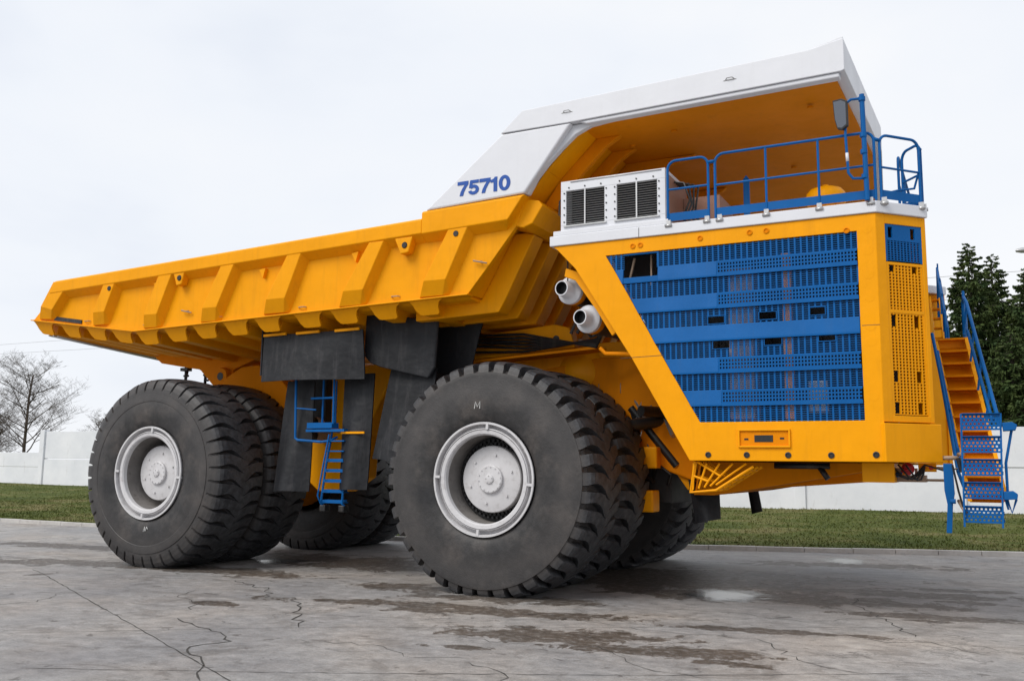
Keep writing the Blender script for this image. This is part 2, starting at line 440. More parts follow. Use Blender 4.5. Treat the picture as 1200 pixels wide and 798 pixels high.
mb = MB(); mb.prism([(-1.26,.17,6.80),(-1.26,7.83,6.80),(.30,7.83,8.02),(.30,.17,8.02)], (.10,0,-.06)); mb.build('back_panel', M['white'], can)
mb = MB(); mb.prism_y([(5.0,8.475),(5.56,8.50),(5.97,8.60),(6.02,8.60),(6.02,8.5)], .03, 7.9)
# raised wedge at the front corner
mb = MB(); mb.prism_y([(5.56,8.49),(6.02,8.60),(6.05,8.60),(6.05,8.5)], .01, .5); mb.build('corner_wedge', M['white'], can, bevel=.006)
for x, z in ((1.55,8.18),(4.35,8.24)):
    mb = MB(); mb.tube([(x-.07,.0,z),(x-.04,-.03,z+.02),(x+.04,-.03,z+.02),(x+.07,.0,z)], .008, 6); mb.tube([(x-.10,-.002,z-.008),(x+.10,-.002,z-.008)], .007, 6)
    mb.build('lifting_eye', M['steel'], can)
for x, y in ((2.2,1.5),(3.1,1.1),(5.4,1.0),(4.6,4.0),(3.2,3.2),(2.0,1.0)):
    mb = MB(); mb.lathe([(.05,0),(.05,-.03),(.0,-.03)], 12, 'z', c=(x,y,7.97)); mb.build('lining_boss', M['shaded_yellow'], can)
# the number on the side plate, heavy sans digits in metres
def digit(d):
    if d == '7': return [[(0,.25),(.2,.25),(.2,.195),(.155,.13),(.12,.06),(.105,0),(.042,0),(.058,.065),(.092,.13),(.133,.19),(0,.19)]]
    if d == '1': return [[(.055,0),(.12,0),(.12,.25),(.075,.25),(.06,.225),(.03,.21),(0,.207),(0,.16),(.055,.16)]]
    return []
def ring(outer, inner, y0, mb):
    n = len(outer)
    vs = [(x,y0,z) for x,z in outer] + [(x,y0,z) for x,z in inner] + [(x,y0+.006,z) for x,z in outer] + [(x,y0+.006,z) for x,z in inner]
    fs = []
    for i in range(n):
        j = (i+1) % n
        fs += [(i,j,n+j,n+i),(2*n+i,3*n+i,3*n+j,2*n+j),(i,2*n+i,2*n+j,j),(n+i,n+j,3*n+j,3*n+i)]
    mb.add(vs, fs)
def arcband(mb, c, ro, ri, a0, a1, y0, n=14):
    P = [(c[0]+ro[0]*math.cos(math.radians(a0+(a1-a0)*i/n)), c[1]+ro[1]*math.sin(math.radians(a0+(a1-a0)*i/n))) for i in range(n+1)]
    Q = [(c[0]+ri[0]*math.cos(math.radians(a0+(a1-a0)*i/n)), c[1]+ri[1]*math.sin(math.radians(a0+(a1-a0)*i/n))) for i in range(n+1)]
    for i in range(n): mb.prism_y([P[i],P[i+1],Q[i+1],Q[i]], y0, y0+.006)
for i, (ch, ox) in enumerate(zip('75710', (-.60,-.375,-.15,.075,.245))):
    mb = MB(); oz = 6.958; Yn = .004; sc = 1.12
    for pl in digit(ch): mb.prism_y([(ox+a*sc, oz+b*1.06) for a, b in pl], Yn, Yn+.006)
    if ch == '0':
        a = [(ox+.11+.115*math.cos(t*PI/16), oz+.133+.14*math.sin(t*PI/16)) for t in range(32)]
        b = [(ox+.11+.043*math.cos(t*PI/16), oz+.133+.082*math.sin(t*PI/16)) for t in range(32)]
        ring(a, b, Yn, mb)
    if ch == '5':
        mb.prism_y([(ox+.035,oz+.265),(ox+.21,oz+.265),(ox+.21,oz+.205),(ox+.085,oz+.205),(ox+.077,oz+.135),(ox+.012,oz+.125)], Yn, Yn+.006)
        arcband(mb, (ox+.105,oz+.088), (.113,.092), (.045,.035), -165, 148, Yn-.0005)
    mb.build('number_lettering', M['blueprint'], can)

# ---- engine house / side panel
PY = MB()
outer = [(1.30,5.84),(6.40,5.84),(6.40,4.2),(6.40,2.28),(3.61,2.28),(2.69,3.89),(1.71,5.43),(1.38,5.78)]
inner = [(2.25,5.60),(6.14,5.60),(6.14,4.2),(6.15,2.86),(3.78,2.86),(3.22,3.85),(2.45,5.25),(2.27,5.56)]
n = len(outer)
vs = [(x,0,z) for x,z in outer]+[(x,0,z) for x,z in inner]+[(x,.09,z) for x,z in outer]+[(x,.09,z) for x,z in inner]
fs = []
for i in range(n):
    j = (i+1) % n; fs += [(i,j,n+j,n+i),(2*n+i,3*n+i,3*n+j,2*n+j),(i,2*n+i,2*n+j,j),(n+i,n+j,3*n+j,3*n+i)]
PY.add(vs, fs)
panel = PY.build('side_panel', M['yellow'], T, bevel=.008)
def sub(iv, cuts):
    out = [iv]
    for c0, c1 in cuts:
        nx = []
        for a, b in out:
            if c1 <= a or c0 >= b: nx.append((a, b))
            else:
                if a < c0: nx.append((a, c0))
                if c1 < b: nx.append((c1, b))
        out = nx
    return out
def lattice(mb, x0, x1, z0, z1, px, wx, pz, wz, y0, y1, holes=(), step=None):
    """bars round rows of slots; holes: (xa, xb, za, zb) left open"""
    k = 0; x = x0
    while x <= x1 + 1e-6:
        for a, b in sub((z0, z1), [(h[2], h[3]) for h in holes if h[0] < x < h[1]]): mb.box(x-wx/2, x+wx/2, y0, y1, a, b)
        x += px
    z = z0
    while z <= z1 + 1e-6:
        for a, b in sub((x0, x1), [(h[0], h[1]) for h in holes if h[2] < z < h[3]]): mb.box(a, b, y0+.002, y1-.002, z-wz/2, z+wz/2)
        z += pz
holes = {0: [(2.57,3.11,5.21,5.59)], 2: [(3.93,4.18,4.37,4.48),(4.71,4.96,4.39,4.50),(5.45,5.66,4.41,4.52)],
         3: [(4.0,4.26,3.98,4.10),(4.78,5.03,4.0,4.11),(5.56,5.79,4.02,4.13)]}
zt = 5.60; hb = .25
for r in range(6):          # six slotted rows
    zc = zt - r*2*hb; zlo = zc - hb + (.0); 
    xl = {0:2.25,1:2.50,2:2.78,3:3.06,4:3.32,5:3.6}[r]
    mb = MB(); lattice(mb, xl, 6.16, zlo-.004, zc+.004, .0885, .025, .0322, .0105, .018, .030, holes.get(r, ()))
    mb.build('slotted_grille', M['blue'], panel)
    for h in holes.get(r, ()):
        if r:
            m2 = MB()
            m2.box(h[0]-.01,h[1]+.01,.008,.03,h[3],h[3]+.01); m2.box(h[0]-.01,h[1]+.01,.008,.03,h[2]-.01,h[2]); m2.box(h[0]-.01,h[0],.008,.03,h[2],h[3]); m2.box(h[1],h[1]+.01,.008,.03,h[2],h[3])
            m2.build('inspection_slot', M['blue'], panel)
for r in range(5):          # five louvre bands, four of them perforated at the front end
    zc = zt - hb - r*2*hb; zlo = zc - hb
    xl = 2.2 + (5.6-zlo)*.56
    xa = {0:4.08,1:4.08,2:6.134,3:4.08,4:4.12}[r]
    if r == 0:
        segs = [(xl-.1, 2.55), (3.13, xa)]
    else: segs = [(xl-.25, xa)]
    def bandprof(x0, x1, mb):
        Y0, Y1 = .016, -.012
        q = .0 if x0 > 2.9 and r == 0 else 1.0
        def xd(z):      # inner edge of the slanted frame
            if not q: return x0
            return (2.45+(5.25-z)*.55 if z > 3.85 else 3.22+(3.85-z)*.5657 if z > 2.86 else 3.78) + .004 if z < 5.25 else 2.27+(5.56-z)*.58+.004
        sec = [(.05,zc),(Y0,zc),(Y1,zlo+.03),(Y1,zlo),(.05,zlo)]
        A = [(xd(z),y,z) for y, z in sec]; Bq = [(x1,y,z) for y, z in sec]
        mb.sweep([A, Bq])
    mb = MB()
    for s0, s1 in segs: bandprof(s0, s1, mb)
    if r == 0: mb.box(2.55,3.13,.0,.05,5.105,5.20); mb.box(2.55,3.13,.02,.05,5.57,5.60); 
    mb.build('louvre_band', M['blue'], panel, bevel=.006)
    if xa < 6:
        mb = MB()
        lattice(mb, xa+.012, 6.125, zlo+.055, zc-.035, .0465, .020, .0532, .024, -.004, .012)
        mb.box(xa, 6.134, -.0115, .05, zlo, zlo+.055); mb.box(xa, 6.134, -.005, .05, zc-.035, zc)
        mb.build('perforated_band', M['blue'], panel)
mb = MB(); mb.prism_y([(2.57,5.2),(2.66,5.56),(2.69,5.56),(2.6,5.2)],.2,.24); mb.box(2.93,2.955,.25,.3,5.1,5.6); mb.build('inner_bracket', M['brown'], panel)
# pocket with the long lamp near the bottom
mb = MB()
for b in ((4.36,5.12,2.725,2.75),(4.36,5.12,2.48,2.505),(4.36,4.385,2.505,2.725),(5.095,5.12,2.505,2.725)): mb.box(b[0],b[1],-.035,.0-.001,b[2],b[3])
pk = mb.build('pocket_frame', M['yellow'], panel, bevel=.004)
mb = MB(); mb.box(4.385,5.095,-.006,-.0015,2.505,2.725); mb.build('pocket_back', M['shaded_yellow'], pk)
mb = MB(); mb.box(4.60,4.87,-.012,-.007,2.56,2.66); mb.box(4.45,4.51,-.012,-.007,2.59,2.615); mb.box(4.97,5.03,-.012,-.007,2.60,2.625); mb.build('pocket_slot', M['black'], pk)
for x, z in ((3.9,2.37),(4.48,2.37),(5.08,2.37),(5.68,2.37),(6.28,2.38),(2.85,5.72),(3.83,5.73),(4.85,5.74),(2.72,5.715),(6.0,5.62),(4.6,5.74)):
    mb = MB(); mb.lathe([(.045,0),(.045,-.012),(.030,-.016),(.026,-.004),(.0,-.004)], 14, c=(x,0,z)); mb.build('bolt_cap', M['shaded_yellow'] if z > 3 else M['dark'], panel)
for z in (5.30,4.95,4.62,4.20,3.98,3.2,5.62): 
    mb = MB(); mb.lathe([(.07,0),(.07,-.0015),(.0,-.0015)], 20, c=(6.28,0,z)); mb.build('cover_disc', M['yellow'], panel)
for a, b in (((6.16,4.215),(6.40,4.215)), ((2.50,3.9-.0),(3.22,3.92))):
    mb = MB(); mb.prism([(a[0],-.002,a[1]),(b[0],-.002,b[1]),(b[0],-.002,b[1]-.008),(a[0],-.002,a[1]-.008)], (0,.001,0)); mb.build('panel_seam', M['dark'], panel)

# chamfered corner panel with slotted guard
ch0, ch1 = Vector((6.40,.0)), Vector((7.02,.64)); cw = (ch1-ch0).length; cd = (ch1-ch0)/cw
mat_ch = Matrix(((cd.x,-cd.y,0,ch0.x),(cd.y,cd.x,0,ch0.y),(0,0,1,0),(0,0,0,1)))
mb = MB()
for b in ((0,.16,2.84,5.84),(cw-.07,cw,2.84,5.84),(.16,cw-.07,2.84,2.93),(.16,cw-.07,5.70,5.84)): mb.box(b[0],b[1],.0,.06,b[2],b[3])
cp = mb.build('corner_panel', M['yellow'], T, mat4=mat_ch, bevel=.006)
mb = MB(); hs = [(.22,.30,5.50,5.66),(.62,.70,5.50,5.66)]
mb.box(.16,.20,.012,.04,5.15,5.70); mb.box(cw-.10,cw-.07,.012,.04,5.15,5.70)
mb.box(.20,.22,.012,.04,5.46,5.70); mb.box(.30,.62,.012,.04,5.46,5.70); mb.box(.70,cw-.1,.012,.04,5.46,5.70); mb.box(.22,.30,.012,.04,5.66,5.70);mb.box(.62,.70,.012,.04,5.66,5.70);mb.box(.22,.30,.012,.04,5.46,5.5);mb.box(.62,.70,.012,.04,5.46,5.5)
lattice(mb, .20, cw-.10, 5.17, 5.46, .058, .02, .034, .012, .015, .035)
mb.build('blue_guard', M['blue'], cp)
mb = MB(); hs = []
for z in (5.02, 4.22, 3.42, 2.98): hs += [(.22,.31,z-.02,z+.15),(.62,.71,z-.02,z+.15)]
mb.box(.16,.20,.005,.04,2.93,5.14); mb.box(cw-.10,cw-.07,.005,.04,2.93,5.14); mb.box(.20,cw-.1,.005,.04,4.40,4.45); mb.box(.20,cw-.1,.005,.04,5.10,5.14)
lattice(mb, .20, cw-.10, 2.95, 5.10, .058, .022, .045, .015, .010, .035, hs)
mb.build('yellow_guard', M['yellow'], cp)
mb = MB(); mb.box(-.03,cw+.07,-.045,.06,2.28,2.82); mb.build('corner_bumper', M['yellow'], cp, bevel=.01)
mb = MB(); mb.box(.1,cw-.05,.25,.3,2.9,5.7); mb.build('corner_backing', M['dark'], cp)
# front face of the engine house
mb = MB(); mb.box(6.55,6.62,.95,7.05,2.28,2.84); mb.box(6.55,6.62,.95,1.1,2.84,5.84); mb.box(6.55,6.62,6.9,7.05,2.84,5.84); mb.box(6.55,6.62,1.1,6.9,5.6,5.84)
for y0, y1 in ((.66,.95),(7.34,7.05)): mb.prism([(6.96,y0,2.28),(6.58,y1,2.28),(6.58,y1,5.84),(6.96,y0,5.84)], (-.05,.0,0))
ff = mb.build('front_panel', M['yellow'], T, bevel=.006)
mb = MB()
for k in range(12): mb.box(6.56,6.60,1.1,6.9,2.9+k*.23,2.9+k*.23+.13)
mb.build('front_grille', M['blue'], ff)
# far side panel
mb = MB(); mb.prism_y([(1.30,5.84),(6.40,5.84),(6.40,2.28),(3.61,2.28),(1.71,5.43)], 7.91, 8.0); mb.build('side_panel', M['yellow'], T)
mb = MB(); mb.prism([(6.40,8,2.28),(7.02,7.36,2.28),(7.02,7.36,5.84),(6.40,8,5.84)], (-.06,-.06,0)); mb.build('corner_panel', M['yellow'], T)
# what shows through the grille: engine, radiator tank, columns
mb = MB(); mb.prism_y([(2.0,5.78),(6.5,5.78),(6.5,2.4),(3.8,2.4),(2.95,3.9)], .95, 6.7); eng = mb.build('engine_block', M['dark'], T)
mb = MB(); mb.box(4.22,4.60,.10,.5,2.9,5.25); mb.build('radiator_tank', M['brown'], eng, bevel=.02)
mb = MB(); mb.box(5.04,5.17,.10,.22,2.9,5.4); mb.build('support_column', M['yellow'], eng)
mb = MB(); mb.box(5.3,5.6,.5,.8,3.0,3.5); mb.build('filter_block', M['steel'], eng, bevel=.03)
mb = MB()
for k in range(9):
    x = 2.6+k*.4; mb.tube([(x+.5,.8,3.4+random.random()),(x+.5,.7,3.9+random.random()*.6),(x+.1,.8,4.8+random.random()*.3),(x+.3,.85,5.5)], .025, 6)
mb.build('cable', M['black'], eng)
# inner slanted return behind the near panel's rear edge
mb = MB(); mb.prism([(3.61,.092,2.28),(2.69,.092,3.89),(2.69,.2,3.89),(3.61,.2,2.28)], (.06,0,.03)); mb.prism([(2.69,.092,3.89),(1.71,.092,5.43),(1.71,.16,5.43),(2.69,.16,3.89)], (.06,0,.03)); mb.build('panel_return', M['shaded_yellow'], panel)

# ---- deck
mb = MB()
mb.prism([(1.25,0-.03,5.845),(6.42,-.03,5.845),(7.06,.63,5.845),(6.70,1.05,5.845),(6.70,6.95,5.845),(7.06,7.37,5.845),(6.42,8.03,5.845),(1.25,8.03,5.845)], (0,0,.17))
deck = mb.build('deck', M['white'], T, bevel=.012)
mb = MB(); mb.box(1.31,3.32,-.015,1.3,6.017,6.10); mb.build('deck_step', M['white'], deck, bevel=.008)
mb = MB(); mb.box(2.83,2.838,-.034,-.031,5.85,6.0); mb.build('panel_seam', M['dark'], deck)
# air conditioner
ac = MB()
def framed(mb, x0, x1, z0, z1, y0, y1, ops):
    xs = sorted(set([x0, x1] + [o[0] for o in ops] + [o[1] for o in ops]))
    mb.box(x0,x1,y0,y1,z0,ops[0][2]); mb.box(x0,x1,y0,y1,ops[0][3],z1)
    prev = x0
    for o in ops: mb.box(prev,o[0],y0,y1,o[2],o[3]); prev = o[1]
    mb.box(prev,x1,y0,y1,ops[0][2],ops[0][3])
ops = [(1.52,2.21,6.20,6.80),(2.43,3.12,6.20,6.80)]
framed(ac, 1.42, 3.26, 6.103, 6.97, .05, .10, ops)
ac.box(1.42,3.26,.10,1.25,6.93,6.97); ac.box(1.42,1.46,.10,1.25,6.103,6.93); ac.box(3.22,3.26,.10,1.25,6.103,6.93)
aco = ac.build('air_conditioner', M['white'], T, bevel=.006)
mb = MB(); mb.box(1.47,3.21,.42,1.2,6.11,6.92); mb.build('condenser_core', M['dark'], aco)
for o in ops:
    mb = MB()
    for k in range(15): 
        z = o[2]+.02+k*.040; mb.prism([(o[0]-.01,.045,z),(o[0]-.01,.08,z+.016),(o[0]-.01,.084,z+.012),(o[0]-.01,.049,z-.004)], (o[1]-o[0]+.02,0,0))
    mb.box((o[0]+o[1])/2-.012,(o[0]+o[1])/2+.012,.036,.044,o[2],o[3])
    mb.box(o[0]-.04,o[1]+.04,.02,.05,o[2]-.03,o[2]-.008)
    gr = mb.build('condenser_grille', M['steel'], aco)
    mb = MB()
    for k in range(5):
        for xx in (o[0]-.035, o[1]+.035): mb.lathe([(.013,0),(.013,-.012),(0,-.012)], 8, c=(xx,.05,o[2]+.06+k*.125))
    for k in range(3): mb.lathe([(.013,0),(.013,-.012),(0,-.012)], 8, c=(o[0]+.05+k*.29,.05,o[3]+.05))
    mb.build('screw', M['dark'], gr)
mb = MB(); mb.tube([(1.6,.045,6.945),(3.2,.045,6.945)], .008, 6); mb.build('drip_strip', M['steel'], aco)
mb = MB(); mb.box(3.262,3.27,.13,1.22,6.12,6.90); mb.build('side_cover', M['pink'], aco)
mb = MB(); mb.box(3.272,3.9,1.0,1.9,6.02,6.70); mb.build('equipment_box', M['pink'], T, bevel=.01)
mb = MB()
for k in range(4): mb.tube([(3.27,.5+.1*k,6.85),(3.45+.06*k,.45+.08*k,6.8),(3.55,.45+.1*k,6.5-.04*k),(3.42+.05*k,.5,6.25),(3.5+.12*k,.55,6.03)], .018, 6)
mb.build('cable', M['black'], aco)
mb = MB(); mb.tube([(1.42,.2,6.75),(1.33,.2,6.68),(1.32,.2,6.45),(1.42,.2,6.35)], .014, 6)
mb.build('cable', M['black'], aco)
# air cleaner dome and post on the deck
mb = MB(); mb.lathe([(.16,6.02),(.16,6.42),(.30,6.42),(.315,6.46),(.315,6.56),(.30,6.60),(.25,6.66),(.14,6.70),(.05,6.71),(.05,6.745),(.0,6.745)], 40, 'z', c=(5.52,1.5,.04)); mb.build('air_cleaner', M['yellow'], T)
mb = MB(); mb.box(4.19,4.29,1.45,1.51,6.02,7.05); mb.prism_y([(4.19,7.05),(4.24,7.12),(4.29,7.05)],1.45,1.51); mb.build('deck_post', M['blue'], T, bevel=.006)

# ---- guard rails (each hooped section its own part)
BR = .021
def arc(c, u, v, r, a0, a1, n=6): return [tuple(Vector(c)+Vector(u)*r*math.cos(math.radians(a0+(a1-a0)*i/n))+Vector(v)*r*math.sin(math.radians(a0+(a1-a0)*i/n))) for i in range(n+1)]
def hoop(p0, p1, zt, z0=6.03, posts=(), mid=.55, board=.13, cut1=None):
    p0, p1 = Vector((p0[0],p0[1],0)), Vector((p1[0],p1[1],0)); d = (p1-p0); Ln = d.length; d.normalize(); U = Vector((0,0,1)); r = min(.14, Ln*.3)
    P = [p0+U*z0] + [Vector(q) for q in arc(p0+d*r+U*(zt-r), -d, U, r, 0, 90)] + [Vector(q) for q in arc(p1-d*r+U*(zt-r), U, d, r, 0, 90)] + [p1+U*z0]
    mb = MB(); mb.tube(P, BR, 10)
    mb.tube([p0+U*(z0+mid), p1+U*(z0+mid)], BR*.85, 8)
    for t in posts: mb.tube([p0+d*t*Ln+U*z0, p0+d*t*Ln+U*zt], BR*.9, 8)
    o = mb.build('guardrail', M['blue'], T)
    nrm = Vector((-d.y, d.x, 0))
    m2 = MB(); m2.prism([p0+U*(z0+.03)-nrm*.004, p1+U*(z0+.03)-nrm*.004, p1+U*(z0+.03+board)-nrm*.004, p0+U*(z0+.03+board)-nrm*.004], tuple(nrm*.008)); m2.build('toe_board', M['blue'], o)
    m3 = MB()
    for t in [.03, .97] + [q for q in posts]:
        if Ln < .6 and t > .5: continue
        c = p0+d*t*Ln-nrm*.03
        m3.box(c.x-.035,c.x+.035,c.y-.02,c.y+.02,5.95,6.07)
        m3.tube([(c.x-.055,c.y-.02,5.98),(c.x+.055,c.y-.02,5.98)], .028, 8)
    m3.build('rail_clamp', M['steel'], o)
    return o
hoop((3.31,.02),(3.97,.02),7.05)
hoop((4.08,.02),(6.42,.02),7.06,posts=(.335,.665),mid=.53)
hoop((6.49,.07),(6.98,.60),7.02,mid=.5)
hoop((7.0,.66),(6.72,1.02),7.0,mid=.5)
hoop((6.66,1.1),(6.66,3.6),7.0,posts=(.5,),mid=.5)
for a, b in (((6.42,.02,6.95),(6.49,.07,6.93)),((3.97,.02,6.95),(4.08,.02,6.95)),((6.98,.6,6.9),(7.0,.66,6.9))):
    mb = MB(); mb.tube([a,b], .028, 8); mb.build('rail_link', M['blue'], T)
mb = MB(); mb.tube([(6.60,.3,6.2),(6.68,.4,6.24),(6.90,.6,6.3),(6.98,.66,6.6),(6.99,.68,6.9)], .017, 8); mb.build('rail_stay', M['blue'], T)
# mirror
mb = MB(); mb.tube([(6.31,-.06,6.02),(6.29,-.06,7.62)], .036, 10)
mb.tube([(6.29,-.06,7.56),(6.14,-.08,7.56),(6.06,-.09,7.50),(6.05,-.1,7.0),(6.07,-.1,6.45),(6.13,-.09,6.36),(6.30,-.06,6.35)], .02, 8)
for z in (7.55,7.0,6.75,6.38): mb.tube([(6.29,-.06,z-.03),(6.29,-.06,z+.03)], .05, 10)
mb.tube([(5.98,-.1,7.35),(6.06,-.1,7.33)], .015, 6)
mir = mb.build('mirror_bracket', M['blue'], T)
mb = MB(); c = Vector((5.99,-.13,7.34)); 
P = [(-.11,.25),(.02,.24),(.10,.18),(.10,-.20),(.02,-.24),(-.05,-.21),(-.09,-.05)]
mb.prism([(c.x+x, c.y - x*.5, c.z+z) for x, z in P], (.015,.06,0)); mb.build('mirror_shell', M['dark'], mir, bevel=.01)
mb = MB(); mb.prism([(c.x+x*.85-.001, c.y - x*.5*.85-.0035, c.z+z*.88) for x, z in P], (.0005,.002,0)); mb.build('mirror_glass', M['mirror'], mir)
mb = MB(); mb.tube([(6.065,-.1,6.62),(6.06,-.1,6.75)], .0225, 8); mb.build('white_sleeve', M['white'], mir)

# ---- exhaust cylinders
def cylinder_unit(c, ax, Lb=1.0):
    ax = Vector(ax).normalized(); a = ax.cross(Vector((0,0,1))).normalized(); b = ax.cross(a); c = Vector(c)
    mb = MB(); mb.lathe([(.0,-Lb),(.22,-Lb),(.225,-.12),(.235,-.10)], 32, c=c, frame=(a,b,ax)); o = mb.build('exhaust_silencer', M['dark'], T)
    mb = MB(); mb.lathe([(.237,-.22),(.243,-.2),(.243,-.10),(.235,-.08)], 32, c=c, frame=(a,b,ax)); mb.build('clamp_band', M['shaded_yellow'], o)
    mb = MB(); mb.lathe([(.238,-.09),(.240,-.02),(.225,.0),(.18,.015),(.145,.06),(.135,.22),(.128,.24),(.112,.24),(.105,.05)], 40, c=c, frame=(a,b,ax)); mb.build('end_cap', M['white'], o)
    mb = MB(); mb.lathe([(.114,.236),(.108,.236),(.104,.10),(.0,.10)], 24, c=c, frame=(a,b,ax)); mb.build('outlet', M['black'], o)
cylinder_unit((1.40,.45,5.17), (-.16,-.97,.0), 1.3); cylinder_unit((1.74,.45,4.65), (-.16,-.97,.0), 1.3)
mb = MB(); mb.prism_y([(1.45,5.50),(1.72,5.40),(2.1,4.85),(2.35,4.35),(2.28,4.3),(2.0,4.75),(1.62,5.28),(1.42,5.36)], .2, .26); mb.build('exhaust_bracket', M['yellow'], T, bevel=.01)
mb = MB(); mb.tube([(1.42,.35,5.78),(1.42,.35,5.2),(1.5,.5,5.0)], .012, 6)
for k in range(7):
    mb.tube([(1.2+.12*k,1.0,4.5),(1.35+.12*k,.95,4.75-.05*k),(1.5+.15*k,1.2,4.45),(1.9+.1*k,1.3,4.6),(2.2,1.3,4.9)], .03, 6)
mb.build('hose', M['black'], T)
mb = MB(); mb.tube([(1.95,.5,4.15),(2.05,.5,4.05),(2.4,.5,4.03),(2.6,.5,4.0)], .035, 8); mb.build('coolant_pipe', M['shaded_yellow'], T)

# ---- chassis
F = MB()
for y0, y1 in ((2.95,3.35),(4.65,5.05)):
    F.prism_y([(-9.2,4.15),(-8.3,4.35),(-7.2,3.9),(-5.5,3.5),(-1.5,3.9),(1.0,4.3),(2.6,4.2),(5.0,3.0),(6.3,2.75),(6.3,2.0),(3.3,1.75),(1.5,2.4),(-5.5,2.3),(-6.8,2.6),(-8.2,3.0)], y0, y1)
F.box(-5.2,-4.6,3.0,5.0,2.5,3.4); F.box(1.5,2.2,3.25,4.75,3.6,4.3); F.box(-1.5,-1.0,3.0,5.0,2.8,3.9)
frame = F.build('chassis_frame', M['shaded_yellow'], T, bevel=.03)
# upper frame beam seen between the body and the front tyre
mb = MB(); mb.prism_y([(-1.9,4.32),(-1.2,4.47),(-.2,4.56),(1.7,4.62),(2.2,4.2),(2.9,2.6),(2.9,1.9),(2.68,1.75),(2.2,2.42),(1.68,3.30),(1.48,3.53),(.9,3.75),(-.5,3.6),(-1.9,3.6)], 3.05, 3.2); mb.build('suspension_beam', M['yellow'], frame, bevel=.02)
mb = MB(); mb.lathe([(.07,0),(.0,0)], 16, c=(.28,2.39,4.63)); mb.build('lifting_hole', M['black'], frame)
mb = MB(); mb.prism_y([(-2.2,4.26),(.68,4.44),(.55,4.84),(.25,4.92),(-2.2,4.74)], 2.4, 2.7)
mb.build('upper_frame_beam', M['yellow'], frame, bevel=.02)
mb = MB(); mb.prism_y([(-2.2,4.22),(1.2,4.42),(1.2,4.37),(-2.2,4.17)], 2.2, 2.7); mb.build('frame_flange', M['shaded_yellow'], frame)
mb = MB()
mb.prism([(3.64,.095,2.27),(2.72,.095,3.89),(2.30,3.05,4.10),(2.95,3.05,2.27)], (.05,0,.03))
mb.prism([(3.60,.3,2.27),(3.52,.3,1.80),(2.72,3.0,1.75),(2.95,3.0,2.27)], (.04,0,0))
mb.build('wheel_arch', M['yellow'], frame)
mb = MB(); mb.lathe([(.50,.0),(.48,-.03),(.25,-.13),(.06,-.17),(.0,-.17)], 32, c=(.55,3.045,4.02)); mb.build('spring_cover', M['yellow'], frame)
mb = MB()
for z in (3.60,3.69): mb.tube([(.7,3.0,z+.06),(1.9,3.0,z-.02)], .022, 6)
for x in (.95,1.4): mb.tube([(x,2.97,3.58),(x,2.97,3.78)], .025, 6)
mb.build('brake_line', M['brown'], frame)
mb = MB(); mb.box(-4.2,-.9,3.36,4.64,2.3,5.0); mb.build('transmission_housing', M['dark'], frame, bevel=.05)
# front axle, kingpin housings, suspension
mb = MB(); mb.tube([(0,2.9,1.94),(0,5.1,1.94)], .45, 24); mb.box(-.4,.4,3.3,4.7,2.0,3.6)
mb.box(1.0,2.3,3.25,4.75,1.5,2.9)
mb.build('front_axle', M['dark'], frame, bevel=.02)
mb = MB(); mb.box(1.2,2.9,3.3,4.7,2.9,3.6); mb.build('dark_fill_box', M['dark'], frame)  # added dark box; blackens the shaded gap behind the front wheels
for b in ((1.75,2.15,2.6,3.0,1.35,1.75),(1.7,2.2,2.7,3.0,2.15,2.55)):
    mb = MB(); mb.box(*b); mb.build('tow_bracket', M['yellow'], frame, bevel=.03)
mb = MB(); mb.tube([(1.5,2.5,2.9),(2.4,3.2,3.1)], .12, 14); mb.tube([(1.6,3.0,3.3),(2.5,3.0,2.2)], .09, 12); mb.tube([(2.0,2.4,3.2),(2.5,3.4,3.2)], .1, 12); mb.build('steering_cylinder', M['black'], frame)
# hoses and pipes crowding the front suspension and the underside of the body
rq = random.Random(5)
for k in range(14):
    mb = MB(); x = rq.uniform(1.3,2.5); z = rq.uniform(2.3,3.5); y = 2.97
    mb.tube([(x,y+.2,z+.3),(x+rq.uniform(-.2,.3),y,z),(x+rq.uniform(0,.4),y-.05,z-.4),(x+rq.uniform(.1,.6),y+.2,z-.6)], rq.uniform(.02,.045), 7)
    mb.build('hose', M['black'] if k % 3 else M['steel'], frame)
for k in range(6):
    mb = MB(); z = 4.50+.07*k; x0 = rq.uniform(-4.4,-3.8)
    mb.tube([(x0,2.3,z),(-2.6,2.2,z+rq.uniform(-.1,.1)),(-.4,2.32,z-.1),(1.2,2.2,4.55-.03*k),(1.6,2.0,4.75+.05*k)], .028, 7); mb.build('hose', M['black'], frame)
# rear axle
mb = MB(); mb.tube([(-8,3.0,1.94),(-8,5.0,1.94)], .85, 32); mb.tube([(-8,3.0,1.94),(-8,2.6,1.94)], .7, 24); mb.build('rear_axle', M['shaded_yellow'], frame)
# body pivot
mb = MB()
mb.prism_y([(-11.25,4.83),(-11.0,4.66),(-10.0,4.50),(-9.65,4.45),(-9.2,4.05),(-8.95,3.98),(-8.7,4.02),(-8.55,4.2),(-8.55,4.4),(-7.9,4.62),(-7.0,4.72),(-7.0,4.9),(-10.8,4.95)], 2.9, 3.15)
mb.prism_y([(-11.25,4.83),(-11.0,4.66),(-10.0,4.50),(-9.65,4.45),(-9.2,4.05),(-8.95,3.98),(-8.7,4.02),(-8.55,4.2),(-8.55,4.4),(-7.9,4.62),(-7.0,4.72),(-7.0,4.9),(-10.8,4.95)], 4.85, 5.1)
pv = mb.build('hinge_bracket', M['shaded_yellow'], body, bevel=.02)
mb = MB(); mb.lathe([(.0,-.12),(.10,-.12),(.10,-.16),(.20,-.16),(.22,-.12),(.22,.05)], 28, c=(-8.80,2.9,4.24)); mb.build('hinge_pin', M['shaded_yellow'], pv)
